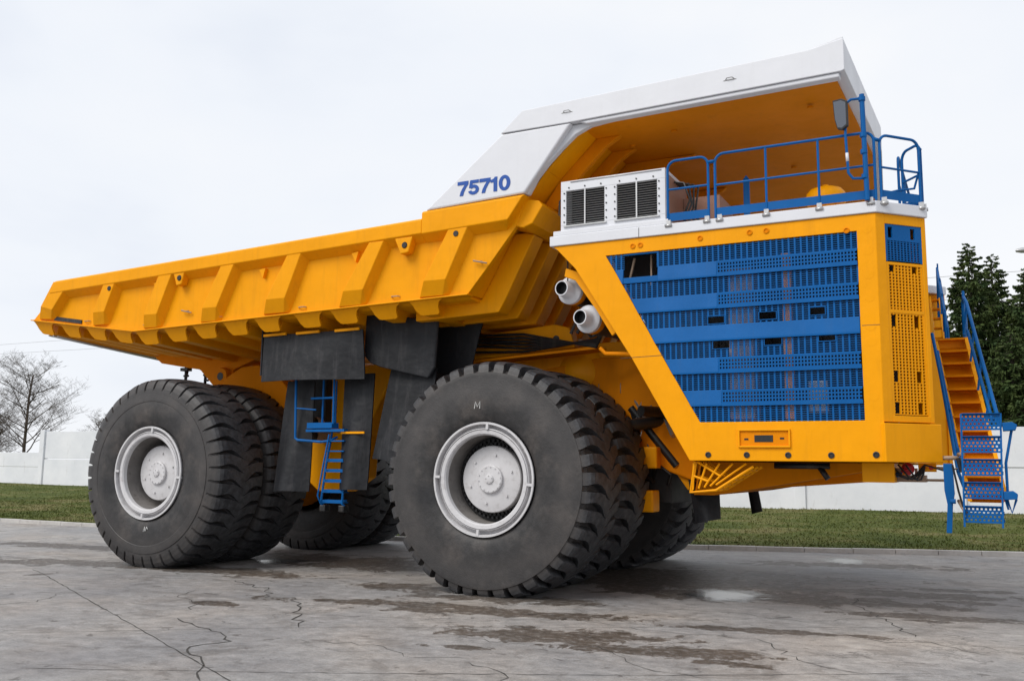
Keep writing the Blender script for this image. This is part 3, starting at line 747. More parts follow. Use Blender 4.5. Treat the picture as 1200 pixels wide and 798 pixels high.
mb = MB(); mb.lathe([(.095,0),(.0,0)], 20, c=(-8.80,2.735,4.24)); mb.build('pin_bore', M['black'], pv)
mb = MB()
P = [(-8.75,3.9),(-8.45,4.2),(-8.0,4.42),(-7.5,4.45),(-7.0,4.3),(-6.4,3.7),(-5.9,2.9),(-6.4,2.6),(-7.0,2.9),(-8.4,3.1)]
for ya, yb in ((2.6,2.95),(5.05,5.4)):
    mb = MB(); mb.prism_y(P, ya, yb); mb.build('hinge_frame', M['shaded_yellow'], frame, bevel=.03)
for x, y in ((-10.22,3.0),(-9.55,3.0)):
    mb = MB(); mb.tube([(x,y,4.62),(x,y,4.1)], .035, 8); mb.box(x-.12,x+.12,y-.08,y+.08,4.44,4.52); mb.tube([(x-.06,y,4.32),(x+.09,y,4.32)], .03, 6); mb.tube([(x,y,4.2),(x+.1,y,4.18)], .03, 6)
    mb.tube([(x+.07,y,4.45),(x+.02,y,4.2)], .02, 6)
    mb.build('rock_ejector_hanger', M['black'], body)
# hydraulic tank, dark cabinet, blue service steps behind the flaps
mb = MB(); mb.prism_y([(-5.3,3.95),(-3.05,4.3),(-3.1,3.95),(-3.75,2.75),(-3.8,1.9),(-4.3,1.6),(-4.9,1.6),(-5.3,1.9)], 1.75, 2.3); tank = mb.build('hydraulic_tank', M['yellow'], T, bevel=.03)
mb = MB(); mb.box(-5.35,-4.62,1.55,1.75,2.9,4.0); mb.build('control_cabinet', M['dark'], T)
for z in (3.0,2.75): 
    mb = MB(); mb.lathe([(.0,0),(.11,0),(.13,-.05),(.13,-.4)], 16, c=(-4.75,1.74,z)); mb.build('pipe_flange', M['brown'], tank)
mb = MB()
mb.tube([(-4.80,.8,3.85),(-4.76,.8,2.68),(-4.70,.8,2.64),(-4.10,.8,2.60)], .026, 8); mb.tube([(-4.10,.8,2.60),(-3.95,.85,2.62),(-3.86,1.0,2.7)], .024, 8)
mb.tube([(-3.83,.8,3.85),(-3.82,.8,2.95)], .024, 8); mb.tube([(-4.43,.85,3.47),(-3.82,.8,3.47)], .022, 8); mb.tube([(-4.78,.8,3.28),(-4.30,.85,3.24)], .016, 8)
mb.tube([(-4.25,1.0,3.85),(-4.25,1.0,2.9)], .022, 8); mb.tube([(-4.08,1.2,3.85),(-4.08,1.2,2.9)], .018, 8)
plat = mb.build('service_platform', M['blue'], T)
mb = MB(); mb.box(-4.46,-3.84,.78,1.0,2.87,2.98); mb.build('platform_rim', M['blue'], plat)
mb = MB(); mb.box(-4.50,-3.55,.80,1.35,2.80,2.85); mb.build('platform_tread', M['blue'], plat)
mb = MB(); TB = ((-3.98,2.80),(-4.10,1.40)); w_ = .52
for dx in (0, w_): mb.tube([(TB[0][0]+dx*.75,.98,TB[0][1]),(TB[0][0]-.08+dx*.9,.92,2.1),(TB[1][0]+dx,.86,TB[1][1]),(TB[1][0]+.02+dx,.90,1.36)], .024, 8)
mb.tube([(-3.94,.84,2.75),(-4.02,.78,2.1),(-4.09,.74,1.55),(-4.07,.80,1.42),(-4.04,.88,1.40)], .017, 8)
st = mb.build('service_ladder', M['blue'], T)
for k in range(7):
    z = 2.62-.20*k; x = TB[0][0] + (TB[1][0]-TB[0][0])*(TB[0][1]-z)/1.4
    mb = MB(); mb.box(x,x+w_*(.78+.03*k),.86,1.08,z-.012,z+.012)
    if k > 1:
        for q in range(5): mb.box(x+.01,x+w_*(.76+.03*k),.865+.045*q,.873+.045*q,z+.012,z+.05)
    mb.build('ladder_tread', M['blue'], st)
for b in ((-4.14,-4.0),(-3.68,-3.54)):
    mb = MB(); mb.box(b[0],b[1],.86,1.02,1.24,1.37); mb.build('ladder_foot', M['black'], st, bevel=.02)

# ---- rubber mud flaps (curved sheets with real thickness)
def flapsheet(name, pts, th=.03, parent=T, nu=10, nv=8, bulge=.05, wav=.0):
    """pts: 4 corners tl, tr, br, bl in 3-D"""
    tl, tr, br, bl = [Vector(p) for p in pts]; nrm = (tr-tl).cross(bl-tl).normalized()
    vs = []; 
    for side in (0, 1):
        for j in range(nv+1):
            for i in range(nu+1):
                u, v = i/nu, j/nv
                p = tl.lerp(tr,u).lerp(bl.lerp(br,u),v)
                p = p + nrm*(bulge*math.sin(PI*u)*v + wav*math.sin(u*7+v*2)*v + (th if side else 0))
                vs.append(p)
    n = (nu+1)*(nv+1); fs = []
    for j in range(nv):
        for i in range(nu):
            a = j*(nu+1)+i; q = (a,a+1,a+nu+2,a+nu+1); fs.append(q); fs.append(tuple(n+k for k in q[::-1]))
    for j in range(nv):
        for i in (0, nu):
            a = j*(nu+1)+i; fs.append((a,a+nu+1,n+a+nu+1,n+a))
    for i in range(nu):
        for j in (0, nv):
            a = j*(nu+1)+i; fs.append((a,a+1,n+a+1,n+a))
    mb = MB(); mb.add(vs, fs, True); return mb.build(name, M['flap'], parent)
mf = flapsheet('mud_flap', [(-5.50,.58,4.77),(-3.02,.58,4.77),(-2.98,.62,3.80),(-5.52,.54,3.82)], bulge=-.10, wav=.03)
for x in (-5.2,-4.35,-3.38):
    mb = MB(); mb.prism_y([(x-.28,4.74),(x+.3,4.75),(x+.3,4.80),(x-.28,4.79)], .53, .57); mb.build('flap_strip', M['yellow'], mf)
flapsheet('mud_flap', [(-5.56,.60,5.0),(-5.56,1.2,5.1),(-5.56,1.2,4.0),(-5.56,.60,3.95)], bulge=.0)
mb = MB(); mb.prism([(-3.10,.80,5.12),(-3.13,.80,4.40),(-3.10,.80,4.25),(-2.99,.80,4.13),(-2.75,.82,4.04),(-2.25,.86,3.92),(-1.72,.92,3.80),(-1.60,.94,4.0),(-1.55,.94,4.9)], (.03,.05,0)); mb.build('mud_flap', M['flap'], T, bevel=.02)
flapsheet('mud_flap', [(-5.20,1.02,3.86),(-4.50,1.02,3.86),(-4.46,.90,1.62),(-5.36,.86,1.60)], bulge=-.16, wav=.04)
flapsheet('mud_flap', [(-3.74,1.02,3.95),(-3.02,1.02,3.95),(-3.06,.92,1.68),(-3.72,.90,1.66)], bulge=-.14, wav=.04)
mb = MB(); mb.box(-3.66,-3.1,.84,.87,2.76,2.80); mb.build('flap_strip', M['yellow'], T)
flapsheet('mud_flap', [(-2.64,1.05,4.05),(-1.6,1.05,4.0),(-1.85,1.0,2.20),(-3.00,.97,2.28)], bulge=-.10, wav=.03)
flapsheet('mud_flap', [(-2.75,1.6,5.0),(-.9,1.6,5.0),(-1.2,1.6,3.9),(-2.55,1.6,4.0)], bulge=.05)
flapsheet('mud_flap', [(2.65,3.0,2.30),(3.26,3.0,2.30),(3.30,2.96,1.26),(2.84,2.96,1.16)], bulge=-.10)
flapsheet('mud_flap', [(3.02,6.0,2.3),(3.22,6.0,2.3),(3.40,6.0,1.28),(3.18,6.0,1.22)], bulge=-.04)

# ---- lower front: sloping cross member, lattice step, valve block
mb = MB(); mb.prism_y([(3.45,2.277),(6.3,2.277),(6.25,2.20),(3.55,1.72),(3.2,1.72)], 1.6, 6.4)
lf = mb.build('lower_cross_member', M['shaded_yellow'], frame, bevel=.01)
mb = MB()
mb.tube([(4.6,1.4,2.22),(5.45,1.4,2.22)], .05, 10); mb.tube([(5.3,1.4,2.2),(5.42,1.38,2.02)], .045, 10); mb.build('headlamp_arm', M['black'], lf)
mb = MB()
for yy in (.12,.42,.72):
    mb.tube([(3.66,yy,2.27),(3.58,yy,1.80),(3.98,yy,1.84),(4.55,yy,2.20)], .022, 8); mb.tube([(3.63,yy,2.05),(3.86,yy,1.97)], .018, 8)
    mb.tube([(3.70,yy,2.26),(4.05,yy,2.05)], .018, 8)
for a, b in (((3.58,1.80),(3.98,1.84)),((3.98,1.84),(4.55,2.20))):
    for k in range(5):
        t = (k+.3)/5; x = a[0]+(b[0]-a[0])*t; z = a[1]+(b[1]-a[1])*t; mb.tube([(x,.12,z),(x,.72,z)], .018, 8)
for k in range(5): mb.tube([(3.64+.2*k,.12,2.24-.0*k),(3.62+.09*k,.12,1.84+.02*k)], .016, 6)
mb.build('lattice_step', M['yellow'], T)
mb = MB(); mb.box(6.02,6.46,.55,1.3,1.99,2.275); vb = mb.build('valve_block', M['yellow'], T, bevel=.01)
mb = MB(); mb.lathe([(.0,-.06),(.05,-.06),(.09,-.02),(.09,.02),(.05,.06)], 16, c=(6.62,.85,2.19)); mb.tube([(6.62,.78,2.19),(6.55,.72,2.15)],.02,6); mb.build('red_valve', M['red'], vb)
mb = MB(); mb.box(6.46,6.85,.9,1.3,2.0,2.1); mb.tube([(6.5,.8,2.12),(6.5,.8,2.2)], .05, 10); mb.build('valve_manifold', M['brown'], vb)
mb = MB(); mb.tube([(6.5,.78,2.07),(6.5,.78,2.14)], .045, 10); mb.build('blue_valve', M['blue'], vb)
mb = MB()
for k in range(4): mb.tube([(6.3+.1*k,.7,2.25),(6.45+.1*k,.66,2.12-.03*k),(6.62+.06*k,.7,2.04),(6.74+.03*k,.75,2.12),(6.85,.8,2.25)], .014, 6)
mb.tube([(6.85,.7,2.25),(7.1,.7,2.17),(7.28,.7,2.2)], .014, 6); mb.build('hose', M['black'], vb)
mb = MB(); mb.box(6.76,7.0,.82,.90,2.15,2.275); lb = mb.build('socket_plate', M['yellow'], T, bevel=.005)
mb = MB()
for x in (6.83,6.93): mb.lathe([(.033,0),(.028,-.02),(0,-.02)], 14, c=(x,.82,2.21))
mb.build('red_plug', M['red'], lb)
mb = MB(); mb.tube([(6.72,1.0,2.20),(6.72,1.0,2.08),(6.76,1.0,2.03),(7.15,1.0,2.03)], .02, 8); mb.tube([(6.78,1.0,2.22),(7.15,1.0,2.20)], .02, 8); mb.build('step_bar', M['brown'], T)

# ---- front stairway: yellow flight, blue handrails, folding blue ladder
def sx(z): return (4.33 - z)*.165           # the flight leans forward towards its foot
TOPZ, BOTZ, TY, BY = 4.36, 1.75, 3.1, .75
def stp(x, z, off=0): return (x + sx(z), BY + (TY-BY)*(z-BOTZ)/(TOPZ-BOTZ) + off, z)
stair = MB()
for xa in (6.98, 7.44):
    p, q = stp(xa, BOTZ), stp(xa, TOPZ)
    stair.prism([(p[0]-.02,p[1]-.09,p[2]),(p[0]+.035,p[1]-.09,p[2]),(p[0]+.035,p[1]+.09,p[2]),(p[0]-.02,p[1]+.09,p[2])], (q[0]-p[0],q[1]-p[1],q[2]-p[2]))
stairo = stair.build('front_stairs', M['yellow'], T, bevel=.006)
nst = 12
for k in range(nst):
    z = BOTZ + .12 + (TOPZ-BOTZ-.14)*k/(nst-1); p = stp(7.0, z)
    mb = MB(); mb.box(p[0],p[0]+.43,p[1]-.12,p[1]+.12,z-.02,z+.012); mb.box(p[0],p[0]+.43,p[1]+.10,p[1]+.118,z-.14,z-.022); mb.build('stair_tread', M['shaded_yellow'], stairo)
mb = MB(); p = stp(6.99,BOTZ,.15); q = stp(6.99,TOPZ,.15); mb.prism([(p[0],p[1],p[2]),(p[0]+.44,p[1],p[2]),(q[0]+.44,q[1],q[2]),(q[0],q[1],q[2])], (0,.02,0)); mb.build('stair_backing', M['shaded_yellow'], stairo)
mb = MB(); mb.box(6.98,7.45,TY,TY+2.6,TOPZ-.03,TOPZ); mb.box(6.98,7.45,TY,TY+.02,TOPZ-.16,TOPZ-.03); land = mb.build('stair_landing', M['yellow'], T)
mb = MB(); mb.tube([stp(6.96,4.42,-.35), stp(6.955,3.6,-.33), stp(6.92,2.15,-.25)], .026, 8); mb.tube([stp(6.985,4.1,-.30), stp(6.97,2.3,-.22)], .022, 8); mb.tube([stp(6.92,2.15,-.25), stp(6.95,1.95,-.1)], .026, 8)
for z in (2.5,3.1,3.7): mb.tube([stp(6.985,z,-.30), stp(6.98,z-.3,-.05)], .018, 6)
mb.build('handrail', M['blue'], stairo)
mb = MB()
def hr(z, dz=0): # right hand rail
    t = (z-3.06)/(5.04-3.06); return (7.80-.34*t, 1.2+1.9*t, z+dz)
mb.tube([hr(2.95),hr(4.0),hr(4.95),(7.44,3.2,5.06),(7.42,3.35,5.0),(7.42,3.45,4.4)], .028, 8)
mb.tube([(hr(2.95)[0]-.07,hr(2.95)[1],2.90),(hr(4.6)[0]-.06,hr(4.6)[1],4.42)], .024, 8)
mb.tube([hr(2.95),(7.83,1.1,2.80)], .028, 8)
for z in (3.4,3.9,4.4,4.9): a = hr(z); mb.tube([a,(a[0]-.07,a[1],a[2]-.5)], .02, 6)
mb.build('handrail', M['blue'], stairo)
mb = MB()
for k in range(5):
    y = 3.5+.5*k; mb.tube([(7.43,y,TOPZ),(7.43,y,TOPZ+.85-.05*k)], .022, 8)
mb.tube([(7.43,3.5,TOPZ+.55),(7.43,5.5,TOPZ+.5)], .02, 8); mb.tube([(7.43,3.5,TOPZ+.85),(7.43,5.5,TOPZ+.65)], .022, 8)
mb.build('landing_rail', M['blue'], land)
mb = MB()
for xa in (6.84,7.02): mb.prism([(xa+.02,5.2,4.36),(xa+.06,5.2,4.36),(xa+.06,5.35,4.36),(xa+.02,5.35,4.36)], (-.13,1.9,1.45))
up = mb.build('upper_stairs', M['yellow'], T)
for k in range(6):
    t = (k+.5)/6; mb = MB(); mb.box(6.86-.13*t,7.06-.13*t,5.25+1.9*t,5.45+1.9*t,4.36+1.45*t-.015,4.36+1.45*t+.015); mb.build('stair_tread', M['shaded_yellow'], up)
mb = MB()
for dx, dz in ((.02,.95),(.06,.6)):
    mb.tube([(7.06+dx,5.2,4.36+.1),(7.05+dx,5.25,4.36+dz*.8),(6.90+dx,7.0,5.65+dz*.75),(6.88+dx,7.1,5.3)], .024, 8)
for k in range(4): t = k/3; mb.tube([(7.08-.15*t,5.3+1.7*t,4.4+1.3*t),(7.08-.15*t,5.3+1.7*t,5.2+1.25*t)], .018, 6)
mb.build('handrail', M['blue'], up)
# folding ladder with five perforated treads
lad = MB()
def perf(mb, x0, x1, z0, z1, y, tilt):
    nx_, nz_ = 9, 4
    dx = (x1-x0)/nx_; dz = (z1-z0)/nz_
    for j in range(nz_+1):
        z = z0+dz*j; mb.box(x0, x1, y-.004+tilt*(j/nz_), y+.004+tilt*(j/nz_), z-dz*.26, z+dz*.26)
    for i in range(nx_+1):
        x = x0+dx*i
        for j in range(nz_):
            xx = x + (dx*.5 if j % 2 else 0)
            if xx > x1+.001: continue
            mb.box(xx-dx*.26, xx+dx*.26, y-.003+tilt*((j+.5)/nz_), y+.003+tilt*((j+.5)/nz_), z0+dz*j, z0+dz*(j+1))
for x0, x1 in ((7.365,7.34),(7.85,7.80)):
    lad.prism([(x0-.012,.28,2.95),(x0+.012,.28,2.95),(x0+.012,.36,2.95),(x0-.012,.36,2.95)], (x1-x0,-.05,-1.53))
ladder = lad.build('boarding_ladder', M['blue'], T)
for z0, z1, xs in ((2.735,2.935,0),(2.43,2.625,-.005),(2.12,2.315,-.01),(1.81,2.005,-.018),(1.49,1.685,-.025)):
    mb = MB(); perf(mb, 7.375+xs, 7.84+xs, z0, z1, .27, .03); mb.box(7.375+xs,7.84+xs,.25,.34,z1+.012,z1+.02); mb.build('ladder_tread', M['blue'], ladder)
mb = MB(); mb.prism([(7.86,.25,2.82),(7.98,.25,2.83),(8.04,.25,2.79),(8.02,.25,2.72),(7.87,.25,2.71)], (0,.25,0))
mb.prism([(7.83,.25,1.90),(7.95,.25,1.91),(8.0,.25,1.87),(7.99,.25,1.80),(7.83,.25,1.79)], (0,.25,0))
mb.build('side_step', M['blue'], ladder, bevel=.008)
mb = MB(); mb.tube([(7.97,.35,2.72),(7.88,.35,2.28),(7.88,.35,1.9)], .018, 8); mb.tube([(7.87,.35,1.8),(7.92,.35,1.62),(7.98,.35,1.8)], .016, 8); mb.tube([(7.8,.35,2.0),(7.88,.35,1.66)], .014, 8); mb.build('step_stay', M['blue'], ladder)
mb = MB(); mb.prism_y([(7.10,2.27),(7.22,2.27),(7.23,1.85),(7.20,1.70),(7.17,1.31),(7.10,1.31),(7.13,1.70),(7.10,1.9)], .55, .60); mb.tube([(7.17,.5,1.75),(7.24,.5,1.75)],.035,10); leg = mb.build('ladder_leg', M['blue'], T, bevel=.006)
mb = MB(); mb.tube([(7.22,.5,2.25),(7.28,.45,1.9),(7.34,.5,1.62),(7.42,.6,1.58)], .016, 6); mb.tube([(7.3,.5,2.35),(7.34,.5,2.15)], .035, 8); mb.build('hose', M['black'], leg)
mb = MB(); mb.tube([(7.05,.7,2.35),(7.3,.7,2.35)],.03,8); mb.tube([(7.3,.75,2.4),(7.36,.4,2.4)],.03,8); mb.tube([(7.27,.75,1.75),(7.36,.35,1.6)],.025,8); mb.build('ladder_mount', M['brown'], leg)

# ------------------------------------------------------------------ the ground
def ground_mat():
    m, nt, N, L, B = nodes('concrete_yard')
    tc = N.new('ShaderNodeTexCoord').outputs['Object']
    n1 = noise(N, L, .22, 6, .6, tc); n2 = noise(N, L, 1.6, 8, .7, tc, (1, 1.7, 1)); n3 = noise(N, L, 38, 4, .7, tc); n5 = noise(N, L, 5, 8, .75, tc)
    base = ramp(N, L, n1.outputs['Fac'], [(.3, (.235,.234,.242,1)), (.5, (.325,.315,.308,1)), (.68, (.40,.375,.35,1))])
    c = mix(N, L, base.outputs['Color'], ramp(N, L, n2.outputs['Fac'], [(.3, g(.74)), (.7, g(1.14))]).outputs['Color'], 1, 'MULTIPLY')
    c = mix(N, L, c, ramp(N, L, n3.outputs['Fac'], [(.35, g(.84)), (.65, g(1.1))]).outputs['Color'], 1, 'MULTIPLY')
    c = mix(N, L, c, ramp(N, L, n5.outputs['Fac'], [(.33, g(.74)), (.62, g(1.12))]).outputs['Color'], 1, 'MULTIPLY')
    n6 = noise(N, L, 120, 3, .8, tc); c = mix(N, L, c, ramp(N, L, n6.outputs['Fac'], [(.36, g(.62)), (.48, g(1)), (.62, g(1.0)), (.72, g(1.35))]).outputs['Color'], 1, 'MULTIPLY')
    n7 = noise(N, L, .8, 9, .72, tc, (1, 1.3, 1), 1.2); c = mix(N, L, c, mix(N, L, c, (.62,.60,.58,1), 1, 'MULTIPLY'), ramp(N, L, n7.outputs['Fac'], [(.54, g(0)), (.60, g(.55))]).outputs['Color'])
    # pinkish worn band towards the front wheel
    sxy = N.new('ShaderNodeSeparateXYZ'); L.new(tc, sxy.inputs[0])
    def mth(op, x, y=None, z=None, clamp=False):
        k = N.new('ShaderNodeMath'); k.operation = op; k.use_clamp = clamp
        for s, val in zip(k.inputs, (x, y, z)):
            if val is None: continue
            if hasattr(val, 'is_output'): L.new(val, s)
            else: s.default_value = val
        return k.outputs[0]
    # damp stains: soft ellipses broken up by noise
    nd = noise(N, L, 1.5, 10, .72, tc, (1, 1.0, 1), .5).outputs['Fac']
    def ell(cx, cy, rx, ry, rot=0, nz=4.2):
        ca, sa = math.cos(math.radians(rot)), math.sin(math.radians(rot))
        dx = mth('SUBTRACT', sxy.outputs[0], cx); dy = mth('SUBTRACT', sxy.outputs[1], cy)
        u = mth('DIVIDE', mth('ADD', mth('MULTIPLY', dx, ca), mth('MULTIPLY', dy, sa)), rx)
        w = mth('DIVIDE', mth('SUBTRACT', mth('MULTIPLY', dy, ca), mth('MULTIPLY', dx, sa)), ry)
        d = mth('ADD', mth('MULTIPLY', u, u), mth('MULTIPLY', w, w))
        d = mth('SQRT', d)
        return mth('MULTIPLY', mth('SUBTRACT', mth('SUBTRACT', 1.0, d), mth('MULTIPLY', mth('SUBTRACT', nd, .5), nz)), 9, clamp=True)
    wet = None
    for a in STAINS:
        e = ell(*a); wet = e if wet is None else mth('MAXIMUM', wet, e)
    nsp = noise(N, L, 2.6, 7, .6, tc, (1, 1.2, 1), .5)
    specks = ramp(N, L, nsp.outputs['Fac'], [(.635, g(0)), (.665, g(.6))])
    c = mix(N, L, c, mix(N, L, c, (.30,.28,.27,1), 1, 'MULTIPLY'), specks.outputs['Color'])
    brk = noise(N, L, 7, 8, .8, tc, (1, 1.4, 1), .4); wetf = mth('MULTIPLY', mth('MULTIPLY', wet, .95), ramp(N, L, brk.outputs['Fac'], [(.36, g(.25)), (.5, g(1))]).outputs['Color'])
    c = mix(N, L, c, mix(N, L, c, (.27,.225,.185,1), 1, 'MULTIPLY'), wetf)
    warm = ramp(N, L, noise(N, L, .5, 4, .5, tc).outputs['Fac'], [(.45, g(0)), (.7, g(.45))])
    c = mix(N, L, c, mix(N, L, c, (1.12,1.0,.88,1), 1, 'MULTIPLY'), warm.outputs['Color'])
    # fine crack web
    vor = N.new('ShaderNodeTexVoronoi'); vor.feature = 'DISTANCE_TO_EDGE'; vor.inputs['Scale'].default_value = .33
    wp = N.new('ShaderNodeVectorMath'); wp.operation = 'ADD'; L.new(tc, wp.inputs[0])
    nw = noise(N, L, .9, 7, .7, tc); sc = N.new('ShaderNodeVectorMath'); sc.operation = 'SCALE'; sc.inputs['Scale'].default_value = 1.9
    L.new(nw.outputs['Color'], sc.inputs[0]); L.new(sc.outputs[0], wp.inputs[1]); L.new(wp.outputs[0], vor.inputs['Vector'])
    cr = ramp(N, L, vor.outputs['Distance'], [(.0, g(.55)), (.010, g(0))])
    crm = mth('MULTIPLY', cr.outputs['Color'], ramp(N, L, n1.outputs['Fac'], [(.46, g(0)), (.56, g(1))]).outputs['Color'])
    c = mix(N, L, c, (.05,.047,.045,1), crm)
    L.new(c, B.inputs['Base Color'])
    rb = ramp(N, L, n5.outputs['Fac'], [(.3, g(.55)), (.7, g(.8))])
    B.inputs['Specular IOR Level'].default_value = .22; rgh = mth('SUBTRACT', rb.outputs['Color'], mth('MULTIPLY', wet, .12)); L.new(rgh, B.inputs['Roughness'])
    bp = N.new('ShaderNodeBump'); bp.inputs['Strength'].default_value = .35; bp.inputs['Distance'].default_value = .01
    L.new(mth('ADD', n3.outputs['Fac'], n5.outputs['Fac']), bp.inputs['Height']); L.new(bp.outputs['Normal'], B.inputs['Normal'])
    return m
STAINS = [(2.6,-2.55,1.5,.5,12),(4.0,-2.9,1.3,.36,14),(6.6,1.6,1.4,.3,14),(7.0,4.2,1.8,.35,14),(5.9,2.6,1.6,.3,12),(1.2,-1.3,2.2,.35,14),(-1.5,-1.5,1.6,.3,15),(-3.2,-2.8,.5,.2,0),(1.9,-3.9,.5,.15,5),(4.6,-.9,1.2,.2,10),(5.0,-3.2,.5,.14,5),(3.9,2.5,3.2,.8,8),(2.0,3.6,3.5,1.2,8),(.6,.0,1.6,.45,10),(-1.6,.35,1.2,.5,0),(5.6,4.2,2.2,.35,10),
          (-7.0,3.2,3.5,1.0,8),(-9.6,.1,2.6,.5,8),(-11.6,-.6,1.6,.4,0),(-6.4,.5,2.2,.6,5),(-4.0,3.5,5,1.3,5),(2.2,5.2,3.4,1.0,12),(4.6,8.8,2.6,.6,15),(6.9,5.2,1.2,.25,15),
          (-.3,-1.3,2.0,.22,12),(6.8,1.2,.45,.16,0),(5.6,-.7,.9,.14,10),(-13.5,2.5,3,.5,5),(-8.75,-1.8,.35,.12,60),(7.3,3.6,.6,.2,0)]
G = MB(); xs = [-3000,-300,-60,60,300,3000]
G.add([(-3000,-3000,0),(3000,-3000,0),(3000,3000,0),(-3000,3000,0)], [(0,1,2,3)])
ground = G.build('ground', ground_mat(), None); tag(ground, kind='structure')
# joints and cracks in the concrete: thin jagged strips just above it
crackm = flat('crack_dirt', (.045,.042,.038,1), .9)
def crack(pts, w=.018, jag=.05, seed=1):
    rnd = random.Random(seed); mb = MB(); P = []
    for (a, b) in zip(pts[:-1], pts[1:]):
        a, b = Vector(a), Vector(b); n = max(2, int((b-a).length/.16)); t = (b-a).normalized(); q = Vector((-t.y,t.x))
        for i in range(n): 
            k = i/n; P.append(a.lerp(b,k) + q*(rnd.uniform(-jag,jag) if 0 < i else 0))
    P.append(Vector(pts[-1])); vs = []; fs = []
    for i, p in enumerate(P):
        t = (P[min(i+1,len(P)-1)]-P[max(i-1,0)]).normalized(); q = Vector((-t.y,t.x))
        ww = w*.8*rnd.uniform(.45,1.3)*.5*(1 if 0 < i < len(P)-1 else .3)
        vs += [(p.x+q.x*ww,p.y+q.y*ww,.004),(p.x-q.x*ww,p.y-q.y*ww,.004)]
    for i in range(len(P)-1): fs.append((2*i,2*i+1,2*i+3,2*i+2))
    mb.add(vs, fs); return mb.build('crack', crackm, ground)
crack([(-9.6,-1.3),(-8.78,-1.67),(.78,-6.58),(3,-7.7)], .022, .012, 1)
crack([(-9,-8.4),(-3.59,-6.07),(-.66,-3.82),(1.4,-2.6),(4.84,-.55),(7.5,1.0)], .014, .015, 2)
crack([(-4.94,-.52),(-3.6,-1.1),(-2.95,-1.93),(-2.55,-1.68),(-1.6,-2.7),(-.88,-3.56),(-.66,-3.82)], .03, .10, 3)
crack([(-2.6,-4.1),(-1.6,-4.5),(-.73,-5.0),(-.9,-5.5),(.1,-6.3),(.52,-6.73)], .03, .07, 4)
crack([(-6.5,-1.0),(-4.9,-.5),(-3,.2),(-1.79,.03)], .014, .06, 5)
crack([(5.49,3.26),(5.7,2.2),(6.23,.9),(6.7,-.3)], .022, .09, 6)
crack([(1.9,-1.2),(3.5,-1.6),(4.9,-1.5),(5.6,-2.6),(6.4,-3.0)], .016, .08, 7)
crack([(-2,-3.1),(-.2,-2.6),(1.5,-1.75),(3.0,-1.0),(5,.4)], .012, .05, 8)
crack([(1.2,-3.2),(2.2,-3.4),(3.3,-3.0),(4.2,-3.9),(5.0,-4.1)], .014, .06, 9)
crack([(-4.6,-1.8),(-4.2,-2.6),(-3.4,-2.9),(-3.0,-3.6)], .016, .07, 10)
crack([(-13,-3.5),(-8,-1.2),(-2,1.4)], .016, .02, 11)
crack([(-1.5,-7.2),(1.2,-5.9),(4.4,-4.2),(7.0,-2.6)], .016, .02, 12)
crack([(-6.2,-3.2),(-5.6,-4.1),(-5.9,-4.9),(-5.0,-5.6)], .016, .08, 13)
crack([(2.4,-4.6),(3.0,-4.9),(3.3,-5.6),(4.2,-5.8)], .018, .07, 14)
crack([(-.2,-4.6),(.9,-4.3),(1.6,-4.7),(2.3,-4.4)], .014, .07, 15)
crack([(5.6,-.4),(6.4,-.9),(6.9,-.6),(7.6,-1.2)], .016, .07, 16)
crack([(3.0,.3),(4.2,.5),(5.2,.2),(6.0,1.0),(7.4,1.4)], .014, .08, 17)
# puddles: shallow still water whose rim thins out into the damp concrete
wm, nt, N, L, B = nodes('puddle_water'); B.inputs['Base Color'].default_value = (.035,.035,.036,1); B.inputs['Roughness'].default_value = .12
ptc = N.new('ShaderNodeTexCoord').outputs['Object']; nz = noise(N, L, 2.4, 8, .7, ptc); vl = N.new('ShaderNodeVectorMath'); vl.operation = 'LENGTH'; L.new(ptc, vl.inputs[0])
a_ = N.new('ShaderNodeMath'); a_.operation = 'MULTIPLY_ADD'; L.new(nz.outputs['Fac'], a_.inputs[0]); a_.inputs[1].default_value = 1.5; L.new(vl.outputs['Value'], a_.inputs[2])
al = ramp(N, L, a_.outputs[0], [(0, g(1)), (1, g(0))]); al.color_ramp.elements[0].position = .5; 
sc_ = N.new('ShaderNodeMapRange'); L.new(a_.outputs[0], sc_.inputs['Value']); sc_.inputs['From Min'].default_value = 1.12; sc_.inputs['From Max'].default_value = 1.62; sc_.inputs['To Min'].default_value = .95; sc_.inputs['To Max'].default_value = 0
L.new(sc_.outputs['Result'], B.inputs['Alpha'])
for i, (cx_, cy_, rx, ry, rot, lab) in enumerate(((3.5,2.35,.95,1.0,15,'bright puddle on the wet concrete between the front wheel and the stairs'),
        (4.5,9.9,.7,1.1,15,'small pale puddle on the concrete just before the kerb and lawn'), (-6.5,2.6,.75,.7,10,'small bright puddle on the concrete behind the rear wheels'))):
    mb = MB(); mb.add([(1.15*math.cos(2*PI*k/40), 1.15*math.sin(2*PI*k/40), 0) for k in range(40)], [tuple(range(40))])
    o = mb.build('puddle', wm, None, loc=(cx_,cy_,.006)); o.scale = (rx, ry, 1); o.rotation_euler[2] = math.radians(rot); tag(o, lab, 'puddle')

